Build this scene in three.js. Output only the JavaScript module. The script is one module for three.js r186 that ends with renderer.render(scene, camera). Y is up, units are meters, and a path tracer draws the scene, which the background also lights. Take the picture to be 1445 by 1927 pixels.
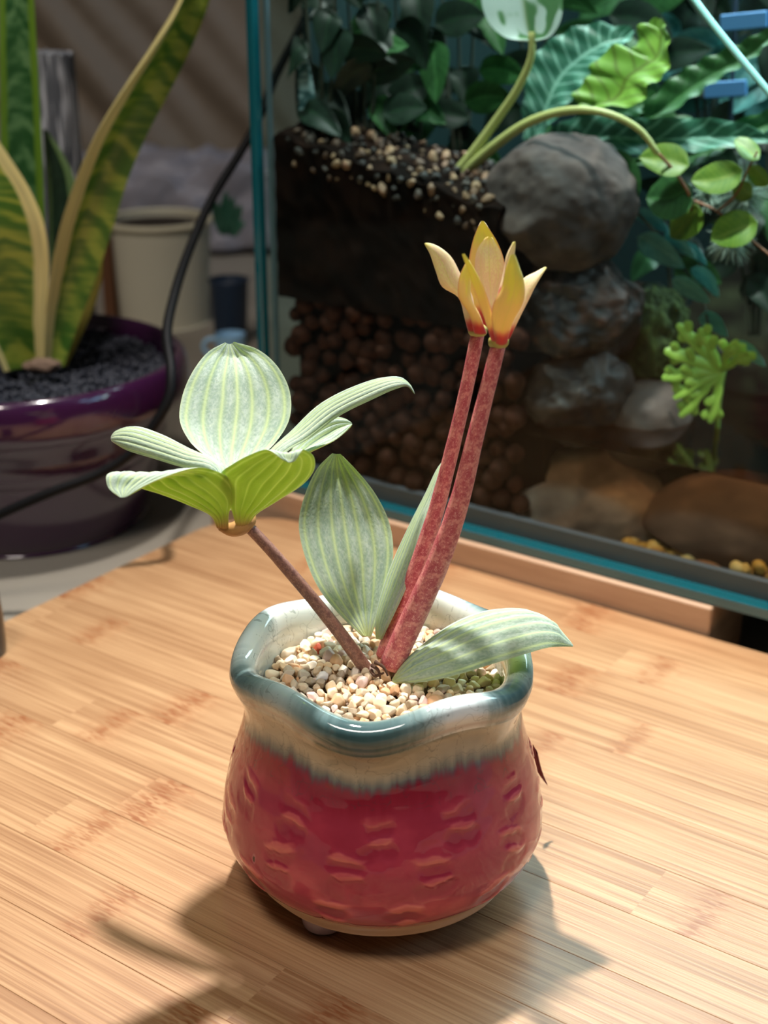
import * as THREE from 'three';
import { mergeGeometries, mergeVertices } from 'three/addons/utils/BufferGeometryUtils.js';
import { RoundedBoxGeometry } from 'three/addons/geometries/RoundedBoxGeometry.js';
import { RectAreaLightUniformsLib } from 'three/addons/lights/RectAreaLightUniformsLib.js';

// ---------------------------------------------------------------- camera, lights, exposure
const scene = new THREE.Scene();
scene.background = new THREE.Color(0x000000);
const FOCAL = 2647, W = 1445, H = 1927, PITCH = 22.5 * Math.PI / 180;
const camera = new THREE.PerspectiveCamera(2 * Math.atan(H / 2 / FOCAL) * 180 / Math.PI, W / H, 0.01, 20);
camera.position.set(0, 0.2233, 0.2972);
camera.rotation.set(-PITCH, 0, 0);
camera.focus = 0.335; camera.userData.fStop = 15;
camera.updateMatrixWorld();
const renderer = new THREE.WebGLRenderer({ antialias: true });
renderer.toneMapping = THREE.LinearToneMapping;
renderer.toneMappingExposure = 1.0;
renderer.shadowMap.enabled = true;
RectAreaLightUniformsLib.init();

const key = new THREE.SpotLight(0xfff9f4, 2.9, 3, 0.70, 1, 2);       // pendant grow lamp over the pot
key.position.set(-0.035, 0.66, -0.20); key.target.position.set(0.085, 0, 0.085);
key.castShadow = true; key.shadow.radius = 0.7; key.shadow.mapSize.set(2048, 2048);
scene.add(key, key.target);
const ceilingLight = new THREE.RectAreaLight(0xfff3ea, 39, 0.45, 0.45);
ceilingLight.position.set(-0.4, 2.185, 0.9); ceilingLight.lookAt(-0.4, 0, 0.9); scene.add(ceilingLight);
const windowLight = new THREE.RectAreaLight(0x9fd4ff, 2.2, 0.8, 0.9);
windowLight.position.set(1.67, 1.45, 0.4); windowLight.lookAt(0, 1.45, 0.4); scene.add(windowLight);

// ---------------------------------------------------------------- helpers
let seed = 7;
const rnd = () => { seed = (seed * 1664525 + 1013904223) >>> 0; return seed / 4294967296; };
const rr = (a, b) => a + (b - a) * rnd();
const V = (x, y, z) => new THREE.Vector3(x, y, z);
const clamp = (x, a = 0, b = 1) => Math.min(b, Math.max(a, x));
const smooth = (a, b, x) => { const t = clamp((x - a) / (b - a)); return t * t * (3 - 2 * t); };
const lerp = (a, b, t) => a + (b - a) * t;
const mix3 = (a, b, t) => [lerp(a[0], b[0], t), lerp(a[1], b[1], t), lerp(a[2], b[2], t)];
const hash = (x, y, z) => { let h = Math.imul(x, 374761393) ^ Math.imul(y, 668265263) ^ Math.imul(z, 2147483647 - 1274126177); h = Math.imul(h ^ (h >>> 13), 1274126177); return ((h ^ (h >>> 16)) >>> 0) / 4294967296; };
function vn(x, y, z = 0) {
  const X = Math.floor(x), Y = Math.floor(y), Z = Math.floor(z); let u = x - X, v = y - Y, w = z - Z;
  u = u * u * (3 - 2 * u); v = v * v * (3 - 2 * v); w = w * w * (3 - 2 * w);
  const p = (zz) => lerp(lerp(hash(X, Y, zz), hash(X + 1, Y, zz), u), lerp(hash(X, Y + 1, zz), hash(X + 1, Y + 1, zz), u), v);
  return w === 0 ? p(Z) : lerp(p(Z), p(Z + 1), w);
}
const fbm = (x, y, z = 0, o = 4) => { let s = 0, a = 0.5, n = 0; for (let i = 0; i < o; i++) { s += a * vn(x, y, z); n += a; a *= 0.5; x *= 2.03; y *= 2.03; z *= 2.03; } return s / n; };
function makeTex(w, h, f, srgb = true, nearest) {
  const d = new Uint8Array(w * h * 4);
  for (let y = 0, i = 0; y < h; y++) for (let x = 0; x < w; x++, i += 4) { const c = f((x + 0.5) / w, (y + 0.5) / h); d[i] = clamp(c[0], 0, 255); d[i + 1] = clamp(c[1], 0, 255); d[i + 2] = clamp(c[2], 0, 255); d[i + 3] = 255; }
  const t = new THREE.DataTexture(d, w, h); t.wrapS = t.wrapT = THREE.RepeatWrapping; t.magFilter = THREE.LinearFilter; t.minFilter = THREE.LinearMipmapLinearFilter; t.generateMipmaps = true;
  if (srgb) t.colorSpace = THREE.SRGBColorSpace; t.needsUpdate = true; return t;
}
const mat = (color, roughness = 0.6, more = {}) => new THREE.MeshPhysicalMaterial({ color, roughness, ...more });
const used = {};
const numbered = (n) => { const k = used[n] = (used[n] ?? -1) + 1; return k ? `${n}_${String(k).padStart(3, '0')}` : n; };
const shadows = (o) => { o.castShadow = o.receiveShadow = true; return o; };
function tag(o, label, category, group, kind) { if (label) o.userData.label = label; if (category) o.userData.category = category; if (group) o.userData.group = group; if (kind) o.userData.kind = kind; return o; }
function thing(name, label, category, pos = V(0, 0, 0), group) { const o = new THREE.Group(); o.name = numbered(name); o.position.copy(pos); o.updateMatrixWorld(); scene.add(o); return tag(o, label, category, group); }
function meshThing(name, geo, m, pos, label, category, group) { const o = shadows(new THREE.Mesh(geo, m)); o.name = numbered(name); if (pos) o.position.copy(pos); scene.add(o); return tag(o, label, category, group); }
function struct(name, geo, m, pos) { const o = shadows(new THREE.Mesh(geo, m)); o.name = name; o.position.copy(pos); o.userData.kind = 'structure'; scene.add(o); return o; }
// a part: geometry given in scene coordinates, moved into its thing's own axes
function part(root, name, geo, m, local = false) {
  if (!local) { root.updateWorldMatrix(true, false); geo = geo.clone().applyMatrix4(root.matrixWorld.clone().invert()); }
  const o = shadows(new THREE.Mesh(geo, m)); o.name = name; root.add(o); return o;
}
// sight line of a photograph pixel, met with a plane of the place
const camF = V(0, -Math.sin(PITCH), -Math.cos(PITCH)), camU = V(0, Math.cos(PITCH), -Math.sin(PITCH)), camR = V(1, 0, 0);
const ray = (px, py) => camF.clone().addScaledVector(camR, (px - W / 2) / FOCAL).addScaledVector(camU, -(py - H / 2) / FOCAL);
const P = (px, py, z) => { const r = ray(px, py); return camera.position.clone().addScaledVector(r, (z - camera.position.z) / r.z); };
const onLevel = (px, py, y) => { const r = ray(px, py); return camera.position.clone().addScaledVector(r, (y - camera.position.y) / r.y); };
// tank axes: s along the front pane, d behind it, h up from the tank's floor
const YAW = 34.8 * Math.PI / 180, TS = V(Math.cos(YAW), 0, Math.sin(YAW)), TD = V(Math.sin(YAW), 0, -Math.cos(YAW)), TO = V(-0.0483, 0.0102, -0.2464);
const T = (s, d, h) => TO.clone().addScaledVector(TS, s).addScaledVector(TD, d).add(V(0, h, 0));
const G = (px, py, d) => { const r = ray(px, py), t = (d - camera.position.clone().sub(TO).dot(TD)) / r.dot(TD); return camera.position.clone().addScaledVector(r, t); };
const inTank = (g) => { const p = g.attributes.position, q = new THREE.Vector3(); for (let i = 0; i < p.count; i++) { q.fromBufferAttribute(p, i).sub(TO); const s = q.dot(TS), d = q.dot(TD), h = q.y; if (s < 0.0036 || d < 0.0066 || h < 0.0048) { q.copy(T(Math.max(s, 0.0036), Math.max(d, 0.0066), Math.max(h, 0.0048))); p.setXYZ(i, q.x, q.y, q.z); } } g.computeVertexNormals(); return g; };   // nothing in the tank passes through its panes
const tankTurn = new THREE.Matrix4().makeRotationY(-YAW);
function tankBox(s0, s1, d0, d1, h0, h1, bevel = 0) {
  const a = s1 - s0, b = h1 - h0, c = d1 - d0;
  const g = bevel ? new RoundedBoxGeometry(a, b, c, 3, bevel) : new THREE.BoxGeometry(a, b, c);
  g.applyMatrix4(tankTurn); const p = T((s0 + s1) / 2, (d0 + d1) / 2, (h0 + h1) / 2); g.translate(p.x, p.y, p.z); return g;
}
// a leaf between two edge lines; rows of [left point, right point] from base to tip
function leafGeo(rows, o = {}) {
  const n = o.n ?? 30, m = o.m ?? 18, bulge = o.bulge ?? 0, th = o.thick ?? 0.0007, ribs = o.ribs ?? 0, ripple = o.ripple ?? 0;
  const cl = new THREE.CatmullRomCurve3(rows.map((r) => r[0]), false, 'centripetal'), cr = new THREE.CatmullRomCurve3(rows.map((r) => r[1]), false, 'centripetal');
  const mid = [];
  for (let i = 0; i <= n; i++) {
    const v = i / n, A = cl.getPoint(v), B = cr.getPoint(v), row = [], width = A.distanceTo(B);
    const tang = cl.getTangent(v).add(cr.getTangent(v)).normalize(), nn = B.clone().sub(A).cross(tang).normalize();
    if (o.flip) nn.negate();
    for (let j = 0; j <= m; j++) {
      const w = j / m, q = A.clone().lerp(B, w), x = 2 * w - 1, full = Math.min(1, width / (o.ref ?? 0.01));
      let off = bulge * (1 - x * x) * full + (o.fold ?? 0) * (1 - Math.abs(x)) * full;
      if (ribs) off += ripple * Math.cos(ribs * Math.PI * x) * full * (1 - Math.abs(x) ** 6);
      if (o.cross) off += o.cross * Math.sin(o.crossN * v * Math.PI * 2 + Math.abs(x) * 2) * Math.abs(x) * full;
      row.push(q.addScaledVector(nn, off));
    }
    mid.push(row);
  }
  const pos = [], uv = [], idx = [], N = m + 1;
  const nrm = (i, j) => { const a = mid[Math.max(0, i - 1)][j], b = mid[Math.min(n, i + 1)][j], c = mid[i][Math.max(0, j - 1)], d = mid[i][Math.min(m, j + 1)]; const k = d.clone().sub(c).cross(b.clone().sub(a)); if (k.lengthSq() < 1e-20) return V(0, 0, 0); k.normalize(); return o.flip ? k.negate() : k; };
  for (const side of [1, -1]) for (let i = 0; i <= n; i++) for (let j = 0; j <= m; j++) {
    const w = j / m, e = Math.min(1, 6 * Math.min(w, 1 - w), 5 * Math.min(i / n + 0.1, 1 - i / n)), k = nrm(i, j), p = mid[i][j].clone().addScaledVector(k, side * th / 2 * Math.sqrt(Math.max(e, 0)));
    pos.push(p.x, p.y, p.z); uv.push(side > 0 ? 0.015 + 0.47 * w : 0.515 + 0.47 * w, 0.01 + 0.98 * i / n);
  }
  const half = (n + 1) * N;
  for (let i = 0; i < n; i++) for (let j = 0; j < m; j++) {
    const a = i * N + j, b = a + 1, c = a + N, d = c + 1, f = !!o.flip;
    if (!f) { idx.push(a, b, c, b, d, c); idx.push(half + a, half + c, half + b, half + b, half + c, half + d); } else { idx.push(a, c, b, b, c, d); idx.push(half + a, half + b, half + c, half + b, half + d, half + c); }
  }
  const g = new THREE.BufferGeometry(); g.setAttribute('position', new THREE.Float32BufferAttribute(pos, 3)); g.setAttribute('uv', new THREE.Float32BufferAttribute(uv, 2)); g.setIndex(idx); g.computeVertexNormals(); return g;
}
// rows of a leaf from a spine of [px, py, depth] and a width in pixels; proj(px, py, depth)
function bladeRows(proj, spine, width, shape = (v) => Math.sin(Math.PI * Math.pow(v, 0.8)) ** 0.8, tiltDepth = 0, n = 10, wave = 0, waveN = 5) {
  const c = new THREE.CatmullRomCurve3(spine.map((p) => V(p[0], p[1], p[2] * 1e4)), false, 'centripetal'), rows = [];
  for (let i = 0; i <= n; i++) {
    const v = i / n, q = c.getPoint(v), t = c.getTangent(v); const L = Math.hypot(t.x, t.y) || 1, nx = -t.y / L, ny = t.x / L;
    const w1 = width / 2 * (shape(v) + 0.02) * (1 + wave * Math.sin(waveN * 6.28 * v)), w2 = width / 2 * (shape(v) + 0.02) * (1 + wave * Math.sin(waveN * 6.28 * v + 2.1)), z = q.z / 1e4;
    rows.push([proj(q.x - nx * w1, q.y - ny * w1, z - tiltDepth * shape(v)), proj(q.x + nx * w2, q.y + ny * w2, z + tiltDepth * shape(v))]);
  }
  return rows;
}
const ovate = (v) => Math.sin(Math.PI * Math.pow(clamp(v), 0.72)) ** 0.75, lance = (v) => Math.sin(Math.PI * clamp(v)) ** 0.8, heart = (v) => (v < 0.12 ? Math.sqrt(v / 0.12) * 0.85 : Math.pow(Math.cos((v - 0.3) / 0.7 * Math.PI / 2), 0.7)) || 0;
// a tube of changing radius through points
function sweep(pts, radius, n = 40, m = 12, cap = true, wob = 0) {
  const c = new THREE.CatmullRomCurve3(pts, false, 'centripetal'), fr = c.computeFrenetFrames(n, false), pos = [], uv = [], idx = [], L = c.getLength();
  for (let i = 0; i <= n; i++) {
    const q = c.getPointAt(i / n), r = typeof radius === 'function' ? radius(i / n) : radius;
    for (let j = 0; j <= m; j++) { const a = j / m * Math.PI * 2, k = r * (1 + wob * (vn(Math.cos(a) * 2 + 5, Math.sin(a) * 2 + 5, i * 0.35) - 0.5)); const p = q.clone().addScaledVector(fr.normals[i], Math.cos(a) * k).addScaledVector(fr.binormals[i], Math.sin(a) * k); pos.push(p.x, p.y, p.z); uv.push(j / m, i / n * L / (Math.PI * 2 * 0.0022)); }
  }
  for (let i = 0; i < n; i++) for (let j = 0; j < m; j++) { const a = i * (m + 1) + j, b = a + 1, e = a + m + 1, d = e + 1; idx.push(a, b, e, b, d, e); }
  if (cap) for (const i of [0, n]) { const q = c.getPointAt(i / n), k = pos.length / 3; pos.push(q.x, q.y, q.z); uv.push(0.5, 0); for (let j = 0; j < m; j++) { const a = i * (m + 1) + j; i ? idx.push(a, a + 1, k) : idx.push(a + 1, a, k); } }
  const g = new THREE.BufferGeometry(); g.setAttribute('position', new THREE.Float32BufferAttribute(pos, 3)); g.setAttribute('uv', new THREE.Float32BufferAttribute(uv, 2)); g.setIndex(idx); g.computeVertexNormals(); return g;
}
const ico = (detail) => { const g = new THREE.IcosahedronGeometry(1, detail); g.deleteAttribute('uv'); g.deleteAttribute('normal'); return mergeVertices(g, 1e-5); };
const lin = (c) => { const k = new THREE.Color().setRGB(c[0] / 255, c[1] / 255, c[2] / 255, THREE.SRGBColorSpace); return [k.r, k.g, k.b]; };
// a stone: noise-shaped ball with colour patches; tones are [dark, mid, light] in sRGB
function stoneGeo(detail, sx, sy, sz, rough, freq, sd, tones, facets = 0) {
  const g = ico(detail), p = g.attributes.position, col = [], cuts = [];
  let s = sd * 9301 + 49297; const r = () => { s = (s * 1664525 + 1013904223) >>> 0; return s / 4294967296; };
  for (let k = 0; k < facets; k++) cuts.push([V(r() - 0.5, r() - 0.5, r() - 0.5).normalize(), (facets > 8 ? 0.62 : 0.68) + 0.25 * r()]);
  const T3 = tones?.map(lin);
  for (let i = 0; i < p.count; i++) {
    const v = V(p.getX(i), p.getY(i), p.getZ(i)), n = fbm(v.x * freq + sd * 7.3 + 20, v.y * freq + 20, v.z * freq + 20, 4), n2 = fbm(v.x * freq * 3 + sd * 3 + 50, v.y * freq * 3 + 50, v.z * freq * 3 + 50, 4);
    const q = v.clone(); for (const [c, k] of cuts) { const e = q.dot(c); if (e > k) q.addScaledVector(c, -(e - k) * (facets > 8 ? 1 : 0.85)); }
    q.multiplyScalar(1 + rough * (n - 0.5) * 2 + rough * 0.35 * (n2 - 0.5)); p.setXYZ(i, q.x * sx, q.y * sy, q.z * sz);
    if (T3) { const t = clamp((n2 * 0.7 + n * 0.5 - 0.25) / 0.75); const c = t < 0.5 ? mix3(T3[0], T3[1], t * 2) : mix3(T3[1], T3[2], t * 2 - 1); col.push(...c); }
  }
  if (T3) g.setAttribute('color', new THREE.Float32BufferAttribute(col, 3));
  g.computeVertexNormals(); return g;
}

// ---------------------------------------------------------------- the room
const wallM = mat(0x48443e, 0.9), ceilM = mat(0xb8b4ac, 0.9), floorM = mat(0x5a4d40, 0.7);
const RY = -0.76;
struct('floor', new THREE.BoxGeometry(3.6, 0.1, 3.6), floorM, V(0, RY - 0.05, 0.2));
struct('ceiling', new THREE.BoxGeometry(3.6, 0.1, 3.6), ceilM, V(0, 2.25, 0.2));
struct('wall_back', new THREE.BoxGeometry(3.6, 3.1, 0.1), wallM, V(0, 0.72, -1.45));
struct('wall_front', new THREE.BoxGeometry(3.6, 3.1, 0.1), wallM, V(0, 0.72, 1.95));
struct('wall_left', new THREE.BoxGeometry(0.1, 3.1, 3.5), wallM, V(-1.75, 0.72, 0.2));
struct('wall_right', new THREE.BoxGeometry(0.1, 3.1, 3.5), wallM, V(1.75, 0.72, 0.2));
{ const w = new THREE.Group(); w.name = 'window_1'; w.userData.kind = 'structure'; w.position.set(1.70, 1.45, 0.4); scene.add(w); w.updateMatrixWorld();
  part(w, 'window_pane', new THREE.BoxGeometry(0.02, 0.9, 0.8), mat(0x223344, 0.3, { emissive: 0x9fd4ff, emissiveIntensity: 1.2 }), true).position.x = -0.005;
  const fm = mat(0xdddddd, 0.5);
  for (const [y, z, h, d] of [[0.48, 0, 0.06, 0.92], [-0.48, 0, 0.06, 0.92], [0, 0.43, 0.9, 0.06], [0, -0.43, 0.9, 0.06]]) part(w, 'window_frame', new THREE.BoxGeometry(0.04, h, d), fm, true).position.set(-0.01, y, z);
}
{ const c = thing('ceiling_lamp', 'square white flush lamp panel on the room ceiling', 'lamp', V(-0.4, 2.2, 0.9));
  part(c, 'lamp_diffuser', new RoundedBoxGeometry(0.45, 0.02, 0.45, 2, 0.006), mat(0xffffff, 0.5, { emissive: 0xfff1e2, emissiveIntensity: 3 }), true).position.y = 0;
  part(c, 'lamp_frame', new RoundedBoxGeometry(0.5, 0.03, 0.5, 2, 0.006), mat(0xdddddd, 0.4), true).position.y = 0.022;
}
{ const c = thing('pendant_lamp', 'white pendant grow lamp hanging over the little pot', 'lamp', V(-0.035, 0.68, -0.20));
  part(c, 'lamp_shade', new THREE.LatheGeometry([[0.055, -0.012], [0.05, 0.01], [0.03, 0.05], [0.012, 0.07], [0.012, 0.074], [0.032, 0.054], [0.052, 0.012], [0.057, -0.012]].map((q) => new THREE.Vector2(...q)), 40), mat(0xe8e6e0, 0.4), true);
  part(c, 'lamp_bulb', new THREE.SphereGeometry(0.014, 20, 14), mat(0xffffff, 0.4, { emissive: 0xfff0dc, emissiveIntensity: 6 }), true).position.y = -0.004;
  part(c, 'lamp_cord', new THREE.CylinderGeometry(0.002, 0.002, 1.45, 8), mat(0x222222, 0.6), true).position.y = 0.795;
}

// ---------------------------------------------------------------- the table
const tableTex = makeTex(512, 512, (u, v) => { const n = fbm(u * 6, v * 60, 1, 4), m = fbm(u * 8, v * 8, 3, 3); return mix3([128, 122, 110], [168, 160, 146], n * 0.6 + m * 0.4); });
{ const t = thing('table', 'greyish wooden table under the planter, the board and the tank', 'table', V(0.25, -0.018, -0.45));
  const top = part(t, 'table_top', new RoundedBoxGeometry(1.9, 0.03, 1.7, 3, 0.004), mat(0xffffff, 0.55, { map: tableTex }), true); top.position.y = -0.015;
  const lm = mat(0x5b5148, 0.6); for (const [x, z] of [[-0.88, -0.78], [0.88, -0.78], [-0.88, 0.78], [0.88, 0.78]]) part(t, 'leg', new RoundedBoxGeometry(0.05, 0.712, 0.05, 2, 0.005), lm, true).position.set(x, -0.386, z);
}

// ---------------------------------------------------------------- bamboo board
const nodes = [];
for (let k = 0; k < 8; k++) { let a = rr(0, 0.1); while (a < 1) { nodes.push([k, a, rr(0.7, 1.25)]); a += rr(0.3, 0.62); } }
const stripTone = [...Array(8)].map(() => rr(-1, 1));
const bambooBump = new Uint8Array(2048 * 1024 * 4);
const bambooTex = makeTex(2048, 1024, (u, v) => {
  const k = Math.floor(v * 8), y = v * 512 / 1, x = u;
  const warp = v + 0.0006 * Math.sin(u * 21 + k * 2);
  const f1 = vn(x * 14 + k * 9, warp * 760, 1), f2 = vn(x * 8 + k * 5, warp * 330, 2), f3 = vn(x * 4, warp * 90, 3), big = fbm(x * 7 + k * 3, v * 26, 4, 3);
  let t = 0.36 * f1 + 0.34 * f2 + 0.2 * f3 + 0.25 * big;
  let c = mix3([144, 103, 67], [190, 151, 110], smooth(0.2, 0.85, t + 0.05 * stripTone[k]));
  if (f1 > 0.74) c = mix3(c, [126, 82, 50], (f1 - 0.74) * 1.8);
  for (const [nk, na, ns] of nodes) if (nk === k) {
    let du = u - na + 0.012 * (fbm(v * 60, k, 3, 2) - 0.5); du -= Math.round(du);
    const e = Math.exp(-((du / (0.016 * ns)) ** 2)), e2 = Math.exp(-(((du - 0.012) / (0.007)) ** 2));
    const mott = smooth(0.35, 0.75, vn(u * 160, v * 420, 9)); c = mix3(c, [134, 76, 40], e * (0.2 + 0.6 * mott) * ns * 0.85); c = mix3(c, [192, 152, 110], e2 * 0.25);
  }
  const iy = Math.floor(v * 1024), ix = Math.floor(u * 2048), q = (iy * 2048 + ix) * 4, b = 255 * (0.6 * f1 + 0.4 * f2); bambooBump[q] = bambooBump[q + 1] = bambooBump[q + 2] = b; bambooBump[q + 3] = 255;
  return c;
});
const bambooBumpT = new THREE.DataTexture(bambooBump, 2048, 1024); bambooBumpT.wrapS = bambooBumpT.wrapT = THREE.RepeatWrapping; bambooBumpT.magFilter = THREE.LinearFilter; bambooBumpT.needsUpdate = true;
{
  const A = 35.2 * Math.PI / 180, O = V(-0.0572, 0, -0.2487);
  const b = thing('cutting_board', 'pale bamboo chopping board with a rounded corner, under the pink pot', 'chopping board', V(O.x, 0, O.z)); b.rotation.y = -A;
  const LA = 0.40, LB = 0.36, RC = 0.034, SW = 0.0212, TH = 0.018, m = mat(0xffffff, 0.42, { map: bambooTex, bumpMap: bambooBumpT, bumpScale: 0.00010, clearcoat: 0.55, clearcoatRoughness: 0.34 });
  const inset = (y) => { let s = 0; if (y < RC) s = RC - Math.sqrt(RC * RC - (RC - y) ** 2); if (y > LB - RC) s = RC - Math.sqrt(RC * RC - (y - LB + RC) ** 2); return s; };
  for (let k = 0; k < 17; k++) {
    const y0 = k * SW + 0.00004, y1 = Math.min(LB, (k + 1) * SW) - 0.00004, sh = new THREE.Shape(), st = [];
    for (let q = 0; q <= 8; q++) st.push(lerp(y0, y1, q / 8));
    sh.moveTo(inset(st[0]), st[0]); for (const y of st.slice(1)) sh.lineTo(inset(y), y); for (const y of [...st].reverse()) sh.lineTo(LA - inset(y), y); sh.closePath();
    const g = new THREE.ExtrudeGeometry(sh, { depth: TH - 0.0002, bevelEnabled: true, bevelSize: 0.0001, bevelThickness: 0.0001, bevelSegments: 1, bevelOffset: -0.0001, curveSegments: 1 });
    const p = g.attributes.position, uv = g.attributes.uv, row = (k * 3) % 8, want = { 7: 0.0811, 9: 0.1153, 8: 0.1205, 2: 0.1822, 1: 0.2019, 3: 0.2137, 6: 0.264, 5: 0.0326, 10: 0.2123 }[k], du = want ? nodes.find((q) => q[0] === row)[1] - want / 0.34 + 3 : rnd() * 3;
    for (let i = 0; i < p.count; i++) uv.setXY(i, p.getX(i) / 0.34 + du, (row + clamp((p.getY(i) - y0) / SW, 0.02, 0.98)) / 8);
    g.rotateX(Math.PI / 2); g.translate(0, -0.0001, 0);
    part(b, 'board_strip', g, m, true);
  }
}

// ---------------------------------------------------------------- the pink pot
const POT = V(-0.0003, 0, 0);
const WAVE0 = -8 * Math.PI / 180;   // lobes of the rim, counted from the side that faces the viewer
const profile = [[0.0001, 0.0062], [0.02, 0.0062], [0.0312, 0.0063], [0.0326, 0.0069], [0.0332, 0.0094], [0.0379, 0.0144], [0.0397, 0.0202], [0.0392, 0.0265], [0.0374, 0.0345], [0.0353, 0.0415], [0.0338, 0.0475], [0.0331, 0.0520], [0.0338, 0.0562], [0.0351, 0.0598], [0.0358, 0.0625], [0.0350, 0.0650], [0.0328, 0.0660], [0.0304, 0.0650], [0.0290, 0.0620], [0.0286, 0.0570], [0.0280, 0.0450], [0.0270, 0.0200], [0.0001, 0.0160]];
const profCurve = new THREE.CatmullRomCurve3(profile.map(([r, y]) => V(r, y, 0)), false, 'centripetal');
const tNeck = 11 / (profile.length - 1);
const motif = (th, y) => {   // pressed pattern of blotches in staggered rows: [raised and thin, sunken and pooled], 0..1
  const NC = 12, out = [0, 0]; if (y < 0.008 || y > 0.046) return out;
  for (let row = 0; row < 3; row++) {
    const q = th / (2 * Math.PI) * NC + (row % 2) * 0.5 + 0.21 * row + 0.15, id = Math.floor(q), yc = 0.0158 + row * 0.0106 + 0.0022 * (hash(id, row, 5) - 0.5), w1 = 0.0032 * (fbm(th * 7 + 30, y * 240, row * 3 + 1, 3) - 0.5), w2 = 0.0032 * (fbm(th * 7 + 60, y * 240, row * 3 + 2, 3) - 0.5);
    const X = (q - id - 0.5 + 0.2 * (hash(id, row, 9) - 0.5)) * 2 * Math.PI * 0.039 / NC + w1, Y = y - yc + w2, tilt = 0.5 * (hash(id, row, 3) - 0.5);
    const blob = (x, yy, a, b) => smooth(1.25, 0.7, Math.hypot(x / a, yy / b));
    const up = blob(X - 0.0003, Y - 0.0020 - tilt * X, 0.0044, 0.0019), low = Math.max(blob(X + 0.002, Y + 0.0030, 0.0024, 0.0021), blob(X - 0.0022, Y + 0.0026, 0.0026, 0.0024));
    const bar = blob(X, Y - 0.0046 - tilt * X, 0.0046, 0.0011) * 0.9, mid = blob(X - 0.0006, Y + 0.0002 - tilt * X, 0.0034, 0.0008);
    out[0] = Math.max(out[0], bar, mid * 0.8); out[1] = Math.max(out[1], up, low * 0.9);
  }
  const f = smooth(0.044, 0.038, y) * smooth(0.009, 0.012, y); out[0] *= f; out[1] *= f * (1 - out[0]); return out;
};
function potPoint(th, t) {       // th = 0 faces +z
  const q = profCurve.getPoint(t); let r = q.x, y = q.y; const outer = t < 16 / 22;
  const w = outer ? smooth(0.044, 0.0615, y) : smooth(0.030, 0.060, y), c = Math.cos(5 * (th - WAVE0));
  r *= 1 + w * (outer ? 0.022 : 0.016) * c; y -= w * 0.0017 * c;
  if (outer) r += 0.0002 * (fbm(Math.cos(th) * 3 + 9, Math.sin(th) * 3 + 9, y * 120, 3) - 0.5) * 3;
  if (outer && y > 0.008) { const m = motif(th, y); r += 0.00028 * m[0] - 0.00022 * m[1]; }
  return V(Math.sin(th) * r, y, Math.cos(th) * r);
}
function potGeo(t0, t1, nt, nth) {
  const pos = [], uv = [], idx = [];
  for (let i = 0; i <= nt; i++) for (let j = 0; j <= nth; j++) { const t = lerp(t0, t1, i / nt), th = j / nth * 2 * Math.PI - Math.PI, p = potPoint(th, t); pos.push(p.x, p.y, p.z); uv.push(j / nth, t); }
  for (let i = 0; i < nt; i++) for (let j = 0; j < nth; j++) { const a = i * (nth + 1) + j, b = a + 1, c = a + nth + 1, d = c + 1; idx.push(a, b, c, b, d, c); }
  const g = new THREE.BufferGeometry(); g.setAttribute('position', new THREE.Float32BufferAttribute(pos, 3)); g.setAttribute('uv', new THREE.Float32BufferAttribute(uv, 2)); g.setIndex(idx); g.computeVertexNormals(); return g;
}
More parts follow.
